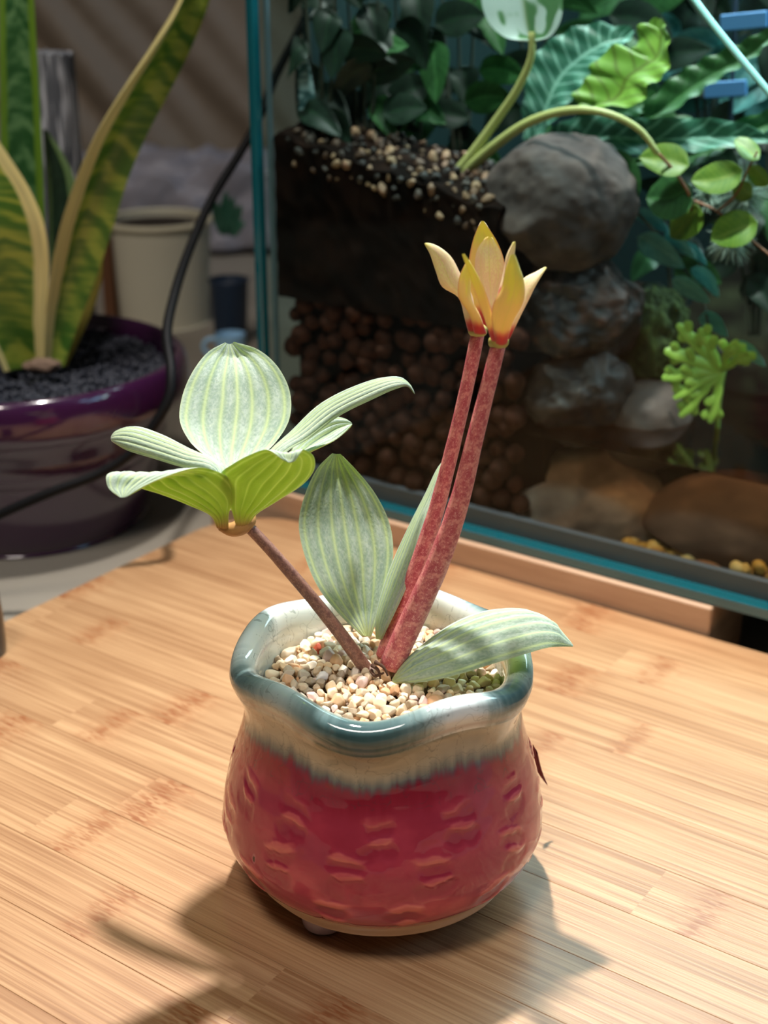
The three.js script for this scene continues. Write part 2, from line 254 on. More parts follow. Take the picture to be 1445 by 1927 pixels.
const potTex = makeTex(1024, 1024, (u, t) => {
  const th = u * 2 * Math.PI - Math.PI, q = profCurve.getPoint(t), y = q.y, k = t * 22, cx = Math.cos(th), sx = Math.sin(th);
  const n = fbm(cx * 4 + 20, sx * 4 + 20, y * 160, 4), c5 = Math.cos(5 * (th - WAVE0));
  const drip = fbm(cx * 13 + 40, sx * 13 + 40, 1.5, 3) - 0.5, drip2 = fbm(cx * 30 + 40, sx * 30 + 40, y * 90, 3) - 0.5;
  let c;
  if (k < 16) {
    const [m, md] = motif(th, y), n2 = fbm(cx * 8 + 9, sx * 8 + 9, y * 260, 4);
    const red = mix3([164, 50, 72], [184, 66, 86], n2), coral = mix3([218, 114, 108], [204, 92, 96], n2);
    c = mix3(coral, red, smooth(0.006, 0.027, y + (n - 0.5) * 0.02)); c = mix3(c, [152, 40, 64], md * 0.6); c = mix3(c, [228, 138, 116], m * (0.35 + 0.5 * n2));
    const inside = smooth(0.25, 0.6, n) * 0.35 * (1 - m); c = mix3(c, [132, 30, 56], inside * smooth(0.008, 0.014, y));
    const band = 0.0097 + 0.0005 * drip; if (y < 0.013) c = mix3([206, 176, 144], c, smooth(band, band + 0.0012, y));
    const edge = 0.0490 + 0.0035 * drip + 0.0028 * drip2 - 0.0012 * c5;             // the celadon glaze runs down over the red
    const neck = mix3([150, 144, 122], [184, 176, 152], n); const over = mix3([86, 94, 94], neck, smooth(edge - 0.001, edge + 0.004, y));
    c = mix3(mix3(c, [128, 22, 42], smooth(edge - 0.009, edge - 0.002, y) * 0.7), over, smooth(edge - 0.0022, edge + 0.001, y));
    const cel = mix3([136, 156, 152], [108, 134, 132], n); c = mix3(c, cel, smooth(12.2, 13.1, k));
  } else c = mix3([136, 156, 152], [108, 134, 132], n);
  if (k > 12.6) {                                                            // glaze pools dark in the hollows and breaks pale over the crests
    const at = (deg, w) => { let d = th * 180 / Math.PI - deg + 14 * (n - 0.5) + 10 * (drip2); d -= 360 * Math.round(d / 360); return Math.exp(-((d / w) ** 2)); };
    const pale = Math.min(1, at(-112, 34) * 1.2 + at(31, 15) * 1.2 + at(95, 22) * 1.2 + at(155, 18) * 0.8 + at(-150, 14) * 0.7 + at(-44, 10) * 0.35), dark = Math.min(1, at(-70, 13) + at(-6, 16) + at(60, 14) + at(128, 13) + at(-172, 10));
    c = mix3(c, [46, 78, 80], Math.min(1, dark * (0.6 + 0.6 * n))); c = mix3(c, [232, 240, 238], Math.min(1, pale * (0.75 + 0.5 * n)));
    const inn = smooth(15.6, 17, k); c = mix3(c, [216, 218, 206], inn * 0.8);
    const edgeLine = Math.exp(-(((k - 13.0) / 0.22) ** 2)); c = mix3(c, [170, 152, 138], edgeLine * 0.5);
  }
  const ga = Math.abs(fbm(cx * 9 + 60, sx * 9 + 60, y * 260, 2) - 0.5), gb = Math.abs(fbm(cx * 8 + 80, sx * 8 + 80, y * 200, 2) - 0.5);
  if (y > 0.043 && k < 19 && Math.min(ga, gb) < 0.006) c = mix3(c, [70, 78, 70], 0.28);   // crazing
  const hx = (th + 0.86) * 0.039, hy = y - 0.0235; const hole = Math.hypot(hx * 1.6, hy * 0.8); if (k < 10) { c = mix3(c, [196, 150, 150], smooth(0.0014, 0.0008, hole) * 0.5); c = mix3(c, [20, 8, 12], smooth(0.0007, 0.0004, hole)); }
  return c;
});
potTex.wrapT = THREE.ClampToEdgeWrapping;
const glaze = mat(0xffffff, 0.55, { map: potTex, specularIntensity: 0.25, clearcoat: 1, clearcoatRoughness: 0.03, ior: 1.5 });
const pot = thing('flower_pot', 'small glazed pot, raspberry red below a wavy celadon green rim, on the board', 'flower pot', POT);
part(pot, 'pot_body', potGeo(0, tNeck, 120, 420), glaze, true);
part(pot, 'rim', potGeo(tNeck, 1, 110, 420), glaze, true);
for (const a of [-0.62, 1.47, 3.57]) { const f = part(pot, 'foot', new THREE.LatheGeometry([[0.0001, 0.0002], [0.0042, 0.0002], [0.0052, 0.0012], [0.0058, 0.0045], [0.006, 0.008], [0.0001, 0.008]].map((q) => new THREE.Vector2(...q)), 24), mat(0xb9a9b4, 0.35, { clearcoat: 0.5 }), true); f.position.set(Math.sin(a) * 0.0245, 0, Math.cos(a) * 0.0245); }

// gravel: each stone of the top layer is a stone; what is past the limit is one bed below and behind
{
  const shapes = [0, 1, 2, 3, 4, 5, 6, 7].map((k) => stoneGeo(4, 1.12, 0.9, 0.95, 0.07, 1.3, k + 1, null, 13));
  const tones = [0xeed9b6, 0xe2c096, 0xdfc6a4, 0xead2b0, 0xd3c0a2, 0xc4b49c, 0xf0e4d0, 0xdcae82, 0xd2b6aa, 0xb4a288];
  const mats = tones.map((c) => mat(c, 0.55, { clearcoat: 0.15, clearcoatRoughness: 0.4 })), white = mat(0xf4f0ea, 0.5), orange = mat(0xc4573a, 0.5), greenish = [mat(0xb9b45e, 0.5), mat(0xa8a862, 0.5)];
  const spots = [], R = 0.0276; let tries = 0;
  while (tries++ < 60000 && spots.length < 560) { const r = R * Math.sqrt(rnd()), a = rnd() * 6.2832, x = r * Math.sin(a), z = r * Math.cos(a), q = rr(0.0011, 0.0020); if (spots.every((s) => (s[0] - x) ** 2 + (s[1] - z) ** 2 > ((s[2] + q) * 0.80) ** 2)) spots.push([x, z, q]); }
  const surface = (x, z) => 0.0568 + 0.0016 * (1 - (x * x + z * z) / (R * R)) + 0.0012 * (fbm(x * 90 + 9, z * 90 + 9, 2, 2) - 0.5);
  spots.forEach((s) => { s[3] = 1 + (s[1] > -0.006 ? 1 : 0) + (s[0] < 0.012 ? 0.3 : 0) + s[1] * 10; });
  const near = (x, z) => spots.reduce((a, b) => (Math.hypot(b[0] - x, b[1] - z) < Math.hypot(a[0] - x, a[1] - z) ? b : a)), whiteSpot = near(-0.0155, 0.0015), orangeSpot = near(-0.0175, -0.0125); whiteSpot[3] += 10; orangeSpot[3] += 10; whiteSpot[2] = 0.0018;
  spots.sort((a, b) => b[3] - a[3]);
  const bed = [], dummy = new THREE.Object3D();
  spots.forEach((spot, i) => { const [x, z, q] = spot;
    dummy.position.set(x + POT.x, surface(x, z), z); dummy.rotation.set(rnd() * 6, rnd() * 6, rnd() * 6); dummy.scale.set(q * rr(0.85, 1.25), q * rr(0.8, 1.1), q * rr(0.85, 1.2)); dummy.updateMatrix();
    const g = shapes[i % 8], isWhite = spot === whiteSpot, isOrange = spot === orangeSpot;
    const m = isWhite ? white : isOrange ? orange : mats[Math.floor(rnd() * 10)];
    if (i < 300) { const o = meshThing('gravel_stone', g, m, null, isWhite ? 'single bright white stone lying among the cream gravel of the pink pot' : isOrange ? 'single orange red stone at the far edge of the gravel in the pink pot' : 'small chipped gravel stone in cream, buff or grey, bedded in the pink pot', 'stone', isWhite || isOrange ? null : 'gravel stones covering the soil of the pink pot'); o.position.copy(dummy.position); o.quaternion.copy(dummy.quaternion); o.scale.copy(dummy.scale); }
    else { const k = g.clone().applyMatrix4(dummy.matrix), c = m.color, n = k.attributes.position.count, a = new Float32Array(n * 3); for (let j = 0; j < n; j++) a.set([c.r, c.g, c.b], j * 3); k.setAttribute('color', new THREE.BufferAttribute(a, 3)); bed.push(k); }
  });
  for (let i = 0; i < 420; i++) { const r = R * Math.sqrt(rnd()), a = rnd() * 6.2832, x = r * Math.sin(a), z = r * Math.cos(a), q = rr(0.001, 0.0015); dummy.position.set(x + POT.x, surface(x, z) - 0.0016, z); dummy.rotation.set(rnd() * 6, rnd() * 6, 0); dummy.scale.setScalar(q); dummy.updateMatrix(); const k = shapes[i % 8].clone().applyMatrix4(dummy.matrix), c = mats[i % 10].color, n = k.attributes.position.count, arr = new Float32Array(n * 3); for (let j = 0; j < n; j++) arr.set([c.r, c.g, c.b], j * 3); k.setAttribute('color', new THREE.BufferAttribute(arr, 3)); bed.push(k); }
  const under = new THREE.CylinderGeometry(0.0282, 0.027, 0.02, 48).translate(POT.x, 0.0445, 0); under.deleteAttribute('uv'); { const n = under.attributes.position.count, arr = new Float32Array(n * 3); for (let j = 0; j < n; j++) arr.set([0.20, 0.13, 0.08], j * 3); under.setAttribute('color', new THREE.BufferAttribute(arr, 3)); }
  bed.push(under);
  tag(meshThing('gravel', mergeGeometries(bed.map((g) => (g.index ? g.toNonIndexed() : g))), mat(0xffffff, 0.6, { vertexColors: true })), 'bed of mixed cream and buff gravel filling the pink pot', 'gravel', null, 'stuff');
}

// ---------------------------------------------------------------- the peperomia
const veinsAt = [0.055, 0.2, 0.355, 0.5, 0.645, 0.8, 0.945];
const pepTex = makeTex(1024, 512, (u, v) => {
  const top = u < 0.5, w = clamp(((top ? u : u - 0.5) - 0.015) / 0.47);
  const wig = 0.012 * (fbm(v * 7, w * 3, 1, 2) - 0.5); let vein = 0, near = 1;
  for (const a of veinsAt) { const d = Math.abs(w + wig - a), wd = 0.016 + 0.012 * smooth(0.25, 0, v); vein = Math.max(vein, Math.exp(-((d / wd) ** 2))); near = Math.min(near, d); }
  const g = fbm(w * 60, v * 90, top ? 3 : 8, 3), g2 = fbm(w * 9, v * 12, 4, 3);
  const cross = Math.exp(-(((((v * 13 + Math.abs(w - 0.5) * 5 + g2 * 1.6) % 1) - 0.5) / 0.05) ** 2)) * 0.18;
  let c;
  if (top) { c = mix3([156, 180, 168], [200, 216, 209], smooth(0.25, 0.75, g * 0.55 + g2 * 0.45)); c = mix3(c, [156, 186, 142], 0.45 * Math.exp(-((near / 0.04) ** 2))); c = mix3(c, [214, 232, 176], Math.max(vein * 0.85, cross)); c = mix3(c, [196, 210, 120], smooth(0.10, 0, v) * 0.7); } else { c = mix3([168, 200, 40], [196, 218, 64], g2); c = mix3(c, [228, 242, 110], vein * 0.9); c = mix3(c, [206, 190, 90], smooth(0.16, 0.02, v)); c = mix3(c, [200, 140, 76], smooth(0.08, 0.0, v) * 0.9); }
  const rim = smooth(0.025, 0.0, Math.min(w, 1 - w)); return mix3(c, [206, 222, 180], rim * 0.7);
});
const pepBump = makeTex(1024, 512, (u, v) => { const top = u < 0.5, w = clamp(((top ? u : u - 0.5) - 0.015) / 0.47); const g = 60 * fbm(w * 70, v * 110, 3, 3); let ve = 0; for (const a of veinsAt) ve = Math.max(ve, Math.exp(-(((w - a) / 0.03) ** 2))); const b = g + 90 - ve * 60; return [b, b, b]; }, false);
const pepM = mat(0xffffff, 0.42, { map: pepTex, bumpMap: pepBump, bumpScale: 0.00022, transmission: 0.45, sheen: 0.5, sheenRoughness: 0.5, sheenColor: new THREE.Color(0.9, 1, 0.95) });
pepM.roughness = 0.75;
const shootTex = makeTex(512, 512, (u, v) => {
  const pale = u < 0.5, w = clamp(((pale ? u : u - 0.5) - 0.015) / 0.47), g = fbm(w * 40, v * 70, 2, 3), g2 = fbm(w * 5, v * 6, 6, 3);
  let vein = 0; for (const a of [0.18, 0.5, 0.82]) vein = Math.max(vein, Math.exp(-(((w - a) / 0.025) ** 2)) * (a === 0.5 ? 1 : 0.6));
  let c = pale ? mix3([238, 212, 180], [244, 236, 186], smooth(0.35, 0.7, g * 0.6 + g2 * 0.4)) : mix3([246, 212, 120], [240, 230, 90], smooth(0.3, 0.75, v + (g2 - 0.5) * 0.5));
  c = mix3(c, pale ? [226, 226, 140] : [236, 214, 110], vein * 0.6); c = mix3(c, [222, 216, 110], smooth(0.82, 0.97, v) * 0.8);
  c = mix3([196, 58, 56], c, smooth(0.07, 0.17, v + 0.03 * (g2 - 0.5))); c = mix3([178, 160, 70], c, smooth(0.0, 0.035, v));
  return mix3(c, pale ? [240, 214, 180] : [226, 150, 110], smooth(0.05, 0, Math.min(w, 1 - w)) * 0.7);
});
const shootM = mat(0xffffff, 0.7, { map: shootTex, transmission: 0.4 });
const stemTex = (dark, lite, fleck) => makeTex(512, 512, (u, v) => { const n = fbm(u * 34, v * 30, 1, 3), m = fbm(u * 8, v * 8, 3, 3), s = vn(u * 70, v * 60, 5); let c = mix3(dark, lite, smooth(0.3, 0.7, n * 0.5 + m * 0.5)); return mix3(c, fleck, smooth(0.72, 0.9, s) * 0.6); });
const redStem = mat(0xffffff, 0.5, { map: stemTex([184, 82, 90], [224, 146, 134], [238, 196, 178]), sheen: 0.3 }), brownStem = mat(0xffffff, 0.5, { map: stemTex([122, 84, 74], [160, 116, 98], [186, 150, 122]) }), nodeM = mat(0xb98a4e, 0.55), paleNode = mat(0xa8a050, 0.5);
const pep = thing('peperomia', 'young peperomia with striped silvery leaves on red stems, growing in the pink pot', 'plant', V(0.0, 0.0575, -0.002));
const pp = (pts) => pts.map(([x, y, z]) => P(x, y, z));
part(pep, 'stem', sweep(pp([[692, 1264, -0.002], [640, 1192, -0.0015], [570, 1105, 0], [500, 1025, 0.001], [452, 975, 0.001]]), (v) => lerp(0.0017, 0.0013, v), 40, 16, true, 0.06), brownStem).userData.label = 'brown stem leaning towards the purple planter';
part(pep, 'stem', sweep(pp([[724, 1235, -0.006], [770, 1110, -0.007], [818, 970, -0.008], [852, 840, -0.008], [877, 735, -0.008], [899, 628, -0.008]]), (v) => lerp(0.0023, 0.00155, smooth(0, 0.9, v)), 60, 18, true, 0.05), redStem);
part(pep, 'stem', sweep(pp([[736, 1252, 0.001], [785, 1146, 0.002], [828, 1050, 0.003], [864, 945, 0.003], [890, 840, 0.003], [914, 745, 0.003], [938, 648, 0.003]]), (v) => lerp(0.0029, 0.00165, smooth(0.1, 1, v)), 60, 18, true, 0.05), redStem);
const leaves = [
  // [rows of lx, ly, lz, rx, ry, rz], options
  [[[424, 960, -0.001, 440, 960, -0.001], [405, 880, -0.006, 462, 880, -0.006], [358, 832, -0.013, 512, 840, -0.013], [338, 790, -0.019, 544, 790, -0.019], [343, 745, -0.024, 546, 740, -0.024], [362, 700, -0.029, 524, 692, -0.029], [392, 662, -0.0345, 486, 658, -0.0345], [424, 644, -0.038, 440, 643, -0.038]], { bulge: -0.003, flip: false }],
  [[[425, 945, -0.001, 420, 960, 0], [395, 872, -0.006, 400, 892, -0.001], [350, 842, -0.010, 345, 880, -0.004], [300, 816, -0.014, 285, 862, -0.008], [255, 803, -0.018, 240, 848, -0.012], [222, 812, -0.020, 217, 835, -0.017], [210, 822, -0.021, 210, 828, -0.021]], { bulge: 0.002, flip: true }],
  [[[470, 930, -0.004, 480, 935, -0.002], [500, 862, -0.012, 530, 858, -0.008], [545, 815, -0.016, 582, 825, -0.012], [600, 762, -0.020, 640, 782, -0.016], [660, 730, -0.022, 700, 752, -0.018], [715, 713, -0.023, 745, 732, -0.020], [755, 713, -0.023, 768, 728, -0.022], [780, 740, -0.022, 781, 742, -0.022]], { bulge: 0.0012, flip: false }],
  [[[480, 940, -0.004, 490, 945, -0.002], [545, 850, -0.018, 558, 862, -0.012], [590, 803, -0.024, 600, 842, -0.016], [625, 785, -0.026, 630, 828, -0.019], [650, 788, -0.027, 650, 812, -0.023], [662, 796, -0.027, 663, 798, -0.026]], { fold: -0.0025, flip: false }],
  [[[408, 992, 0.003, 430, 993, 0.003], [396, 970, 0.004, 431, 964, 0.003], [345, 946, 0.006, 445, 935, 0.004], [290, 926, 0.009, 440, 912, 0.006], [252, 914, 0.011, 425, 895, 0.008], [236, 898, 0.012, 400, 884, 0.009], [215, 888, 0.014, 372, 880, 0.012], [200, 896, 0.017, 330, 890, 0.016], [204, 918, 0.019, 276, 912, 0.019], [226, 936, 0.021, 238, 935, 0.021]], { bulge: -0.001, flip: true, n: 44 }],
  [[[445, 993, 0.003, 466, 991, 0.002], [436, 962, 0.003, 484, 966, 0.002], [424, 920, 0.005, 530, 938, 0.003], [415, 892, 0.007, 572, 910, 0.005], [440, 872, 0.009, 592, 882, 0.007], [470, 856, 0.011, 590, 858, 0.009], [500, 846, 0.013, 572, 846, 0.012], [515, 852, 0.015, 566, 850, 0.015], [528, 862, 0.016, 556, 866, 0.016], [542, 870, 0.0165, 546, 871, 0.0165]], { bulge: -0.0015, flip: true, n: 44 }],
  [[[682, 1198, -0.007, 698, 1198, -0.007], [640, 1158, -0.009, 716, 1150, -0.009], [600, 1108, -0.012, 731, 1098, -0.012], [573, 1045, -0.016, 740, 1040, -0.016], [562, 985, -0.020, 733, 985, -0.020], [574, 930, -0.023, 708, 932, -0.023], [598, 880, -0.026, 672, 886, -0.026], [625, 853, -0.028, 640, 854, -0.028]], { bulge: -0.0025, flip: false }],
  [[[709, 1202, -0.006, 719, 1203, -0.004], [708, 1160, -0.008, 736, 1168, -0.003], [722, 1102, -0.011, 762, 1112, -0.005], [746, 1040, -0.014, 784, 1052, -0.008], [776, 978, -0.017, 803, 990, -0.011], [802, 928, -0.019, 824, 932, -0.015], [826, 880, -0.021, 837, 885, -0.018], [844, 857, -0.021, 847, 859, -0.021]], { bulge: 0.0008, flip: false }],
  [[[742, 1280, 0.004, 742, 1287, 0.006], [762, 1250, 0.001, 800, 1283, 0.009], [800, 1210, -0.003, 860, 1270, 0.011], [858, 1170, -0.005, 925, 1250, 0.013], [920, 1149, -0.005, 985, 1232, 0.013], [975, 1150, -0.003, 1030, 1219, 0.012], [1030, 1186, 0.002, 1056, 1217, 0.010], [1077, 1215, 0.008, 1078, 1217, 0.009]], { bulge: 0.003, flip: false }],
];
for (const [rows, o] of leaves) part(pep, 'leaf', leafGeo(rows.map((r) => [P(r[0], r[1], r[2]), P(r[3], r[4], r[5])]), { n: 36, m: 28, thick: 0.0009, ribs: 6, ripple: 0.00022, ...o }), pepM);
part(pep, 'leaf_node', sweep(pp([[413, 992, 0.001], [440, 996, 0.002], [466, 984, 0.001], [474, 962, -0.002]]), (v) => 0.0008 + 0.0011 * Math.sin(Math.PI * v), 20, 12), nodeM);
for (const q of [[[700, 1252, 0.003], [712, 1262, 0.005], [716, 1278, 0.006]], [[706, 1246, 0.004], [722, 1256, 0.006], [730, 1272, 0.007]], [[698, 1262, 0.003], [706, 1272, 0.005], [722, 1266, 0.006]]]) part(pep, 'root', sweep(pp(q), (v) => 0.0005 * (1 - 0.6 * v), 12, 8, true, 0.6), mat(0x4a3020, 0.9));
part(pep, 'leaf_node', stoneGeo(4, 0.0022, 0.0016, 0.002, 0.1, 2, 4).translate(...P(899, 622, -0.008).toArray()), paleNode);
part(pep, 'leaf_node', stoneGeo(4, 0.0023, 0.0017, 0.002, 0.1, 2, 5).translate(...P(938, 643, 0.003).toArray()), paleNode);
const shoots = [
  [[[882, 622, -0.008, 896, 624, -0.006], [876, 596, -0.009, 893, 592, -0.006], [862, 558, -0.010, 890, 560, -0.008], [832, 540, -0.011, 868, 518, -0.010], [819, 508, -0.012, 848, 482, -0.012], [808, 476, -0.013, 822, 462, -0.013], [798, 458, -0.014, 803, 457, -0.014]], 0, 0.0008],
  [[[888, 618, -0.013, 920, 618, -0.013], [882, 560, -0.013, 942, 560, -0.013], [881, 500, -0.014, 950, 500, -0.014], [889, 455, -0.015, 938, 460, -0.015], [899, 428, -0.016, 920, 430, -0.016], [906, 416, -0.016, 910, 416, -0.016]], 1, 0.001],
  [[[892, 626, -0.003, 916, 628, -0.003], [882, 590, -0.002, 904, 598, -0.003], [863, 560, -0.002, 886, 566, -0.004], [864, 522, -0.003, 882, 534, -0.006], [874, 498, -0.004, 882, 506, -0.007], [880, 488, -0.005, 882, 489, -0.006]], 1, -0.001],
  [[[935, 560, 0.002, 958, 540, 0.000], [946, 515, 0.000, 966, 500, -0.001], [953, 480, -0.001, 968, 474, -0.002], [965, 455, -0.002, 970, 454, -0.002]], 0, 0.0005],
  [[[920, 622, 0.000, 934, 622, 0.000], [908, 560, -0.002, 940, 560, -0.002], [894, 510, -0.003, 949, 512, -0.003], [897, 472, -0.004, 944, 478, -0.004], [910, 452, -0.005, 930, 454, -0.005], [919, 446, -0.005, 924, 446, -0.005]], 0, -0.001],
  [[[946, 640, 0.001, 958, 640, 0.002], [958, 600, 0.000, 978, 598, 0.002], [970, 560, -0.002, 994, 566, 0.001], [984, 526, -0.003, 1008, 538, 0.000], [1008, 513, -0.003, 1020, 518, -0.002], [1026, 502, -0.004, 1029, 504, -0.004]], 0, 0.0006],
  [[[926, 640, 0.005, 937, 642, 0.007], [912, 596, 0.006, 925, 586, 0.008], [892, 548, 0.007, 910, 540, 0.008], [879, 506, 0.008, 892, 505, 0.008], [869, 478, 0.009, 874, 477, 0.009]], 1, -0.0006],
  [[[932, 644, 0.006, 954, 645, 0.006], [925, 605, 0.008, 966, 605, 0.008], [928, 572, 0.009, 986, 566, 0.008], [944, 540, 0.009, 986, 528, 0.008], [951, 506, 0.009, 976, 500, 0.008], [960, 479, 0.009, 968, 477, 0.009]], 1, -0.0014],
];
for (const [rows, yellow, bulge] of shoots) part(pep, 'young_leaf', leafGeo(rows.map((r) => [P(r[0], r[1], r[2]), P(r[3], r[4], r[5])]), { n: 24, m: 14, thick: 0.0006, bulge, flip: !!yellow, ref: 0.004 }), shootM).userData.label = yellow ? 'young yellow orange leaf at a stem top' : 'young pale pinkish cream leaf at a stem top';
// a maroon leaf tip behind the pot
meshThing('fallen_leaf', leafGeo([[1002, 1400, -0.018, 1012, 1420, -0.018], [1004, 1425, -0.018, 1018, 1444, -0.018], [1010, 1450, -0.018, 1024, 1462, -0.018], [1030, 1478, -0.018, 1031, 1479, -0.018]].map((r) => [P(r[0], r[1], r[2]), P(r[3], r[4], r[5])]), { n: 14, m: 8, fold: 0.0008 }), mat(0x7c1f2e, 0.4), null, 'narrow dark maroon leaf tip poking out behind the pink pot', 'leaf');

// ---------------------------------------------------------------- wooden strip and glass tank
const TANK = T(0.24, 0.14, 0);
meshThing('wooden_strip', tankBox(-0.03, 0.1965, -0.0030, 0.030, -0.0282, -0.0002, 0.001), mat(0xffffff, 0.55, { map: (() => { const t = makeTex(512, 64, (u, v) => mix3([176, 142, 112], [204, 170, 138], fbm(u * 10, v * 14, 2, 4))); return t; })() }), null, 'pale planed wooden strip lying under the front of the glass tank', 'wood strip');
const paneM = mat(0xf2fbfa, 0.0, { transmission: 1, thickness: 0, ior: 1.5, specularIntensity: 0.2 }), edgeM = mat(0x0f5a66, 0.12, { clearcoat: 1 }), seamM = mat(0x4a4a50, 0.5);
const tank = thing('glass_tank', 'frameless glass terrarium tank planted with ferns and stones', 'terrarium', TANK);
const GT = 0.005, SX = 0.46, DX = 0.30, HX = 0.30;
part(tank, 'front_pane', tankBox(0, SX, 0, GT, 0.004, HX), paneM);
part(tank, 'side_pane', tankBox(0, 0.0025, GT + 0.0005, DX, 0.004, HX), paneM);
part(tank, 'back_pane', tankBox(GT, SX, DX - GT, DX, 0.004, HX), paneM);
part(tank, 'side_pane', tankBox(SX - GT, SX, GT, DX - GT, 0.004, HX), paneM);
part(tank, 'bottom_pane', tankBox(-0.001, SX, -0.001, DX, 0.0002, 0.0038), edgeM);
part(tank, 'glass_edge', tankBox(-0.0022, 0.0012, -0.0012, 0.0032, 0.004, HX, 0.0008), edgeM).userData.label = 'teal glass edge of the upright corner';
part(tank, 'seam', tankBox(0.0016, SX, 0.0052, 0.0085, 0.004, 0.0105), seamM).userData.label = 'grey silicone seam along the bottom of the front';
part(tank, 'seam', tankBox(0.0014, 0.0030, 0.0052, 0.0068, 0.004, HX), mat(0x5d7078, 0.3)).userData.label = 'grey silicone seam in the upright corner';
part(tank, 'added_dark_panel', mergeGeometries([tankBox(-0.0032, -0.0004, 0.034, 0.302, 0.004, 0.295), tankBox(0, SX, DX + 0.0004, DX + 0.003, 0.004, 0.295)]), mat(0x0c1c1c, 0.8));  // panel added so the gaps between the leaves stay dark
{ const L = thing('tank_lamp', 'slim lamp bar lying across the top of the tank', 'lamp', T(0.22, 0.15, 0.31));
  L.rotation.y = -YAW; part(L, 'lamp_body', new RoundedBoxGeometry(0.44, 0.018, 0.12, 2, 0.004), mat(0x222427, 0.4), true).position.y = 0.012;
  part(L, 'lamp_panel', new THREE.BoxGeometry(0.40, 0.003, 0.10), mat(0xffffff, 0.4, { emissive: 0xd6f4ff, emissiveIntensity: 2 }), true).position.y = 0.0005;
  for (const z of [-0.148, 0.148]) part(L, 'lamp_bracket', new RoundedBoxGeometry(0.03, 0.004, 0.19, 2, 0.001), mat(0x222427, 0.4), true).position.set(0, 0.012, z * 0.45);
  const a = new THREE.RectAreaLight(0xdcf4fa, 14, 0.40, 0.10); a.position.copy(T(0.22, 0.15, 0.305)); a.rotation.order = 'YXZ'; a.rotation.set(-Math.PI / 2, -YAW, 0); scene.add(a);
}
// soil
const soilTone = (v, k) => { const n = fbm(v.x * 160 + 9, v.y * 160 + 9, v.z * 160 + 9, 4); return mix3(lin([14, 9, 7]), lin(k), smooth(0.3, 0.8, n)); };
function mound(name, s0, s1, d0, d1, top, bottom, color, label, right = 0) {
  const g = new THREE.BoxGeometry(1, 1, 1, 70, 30, 50), p = g.attributes.position, col = []; g.deleteAttribute('uv');
  for (let i = 0; i < p.count; i++) {
    const a = p.getX(i) + 0.5, b = p.getY(i) + 0.5, c = p.getZ(i) + 0.5, s = lerp(s0, s1, a), d = lerp(d0, d1, c), t = top(s, d), lo = bottom;
    const v = T(s + right * (1 - b) * a, d, lerp(lo, t, b)); const n = (fbm(v.x * 130 + 5, v.y * 130 + 5, v.z * 130 + 5, 4) - 0.5) * 0.006; v.y += b > 0.9 ? n : 0; if (c < 0.01) v.addScaledVector(TD, Math.abs(n) * 0.6); if (a > 0.99) v.addScaledVector(TS, n);
    p.setXYZ(i, v.x, v.y, v.z); col.push(...soilTone(v, color));
  }
  g.setAttribute('color', new THREE.Float32BufferAttribute(col, 3));
  g.index.array.forEach((_, i, a) => { if (i % 3 === 0) { const q = a[i + 1]; a[i + 1] = a[i + 2]; a[i + 2] = q; } });
  const k = mergeVertices(g, 1e-6); k.deleteAttribute('normal'); k.computeVertexNormals();
  return tag(meshThing(name, k, mat(0xffffff, 0.95, { vertexColors: true, specularIntensity: 0.08 })), label, 'soil', null, 'stuff');
}
const bankTop = (s, d) => 0.1415 - (s > 0 ? s : 0) * 0.19 + 0.22 * (d - 0.005) - 6 * Math.max(0, d - 0.035) ** 1.6;
mound('soil_bank', 0.0032, 0.102, 0.0065, 0.07, bankTop, 0.079, [34, 22, 17], 'dark brown bank of soil behind the front glass');
mound('soil', 0.0034, 0.118, 0.019, 0.11, (s, d) => 0.0788, 0.0045, [30, 21, 16], 'dark soil behind the layer of clay balls');
mound('soil', 0.122, 0.452, 0.075, 0.284, (s, d) => 0.035 + 0.5 * (d - 0.075), 0.0045, [36, 38, 24], 'dark mossy soil slope under the ferns');
// clay balls of the drainage layer
{
  const shapes = [1, 2, 3, 4, 5].map((k) => stoneGeo(5, 1, 0.94, 0.96, 0.07, 1.6, k, [[34, 18, 13], [58, 31, 22], [82, 48, 35]])), m = mat(0xffffff, 0.9, { vertexColors: true, specularIntensity: 0.2 });
  let n = 0; for (let row = 0; row < 10; row++) for (let c = 0; c < 14; c++) {
    const q = rr(0.0030, 0.0048), s = 0.0082 + c * 0.0082 + (row % 2) * 0.0041 + rr(-0.0022, 0.0022), h = 0.0145 + row * 0.0069 + rr(-0.0019, 0.0019), d = 0.0100 + rr(0, 0.003); if (s > 0.114 - row * 0.0003) continue;
    const o = meshThing('clay_ball', shapes[n++ % 5], m, T(s, d, h), 'round brown clay ball in the drainage layer behind the front glass', 'clay ball', 'clay balls of the drainage layer in the tank'); o.scale.setScalar(q); o.rotation.set(rnd() * 6, rnd() * 6, rnd() * 6);
  }
}
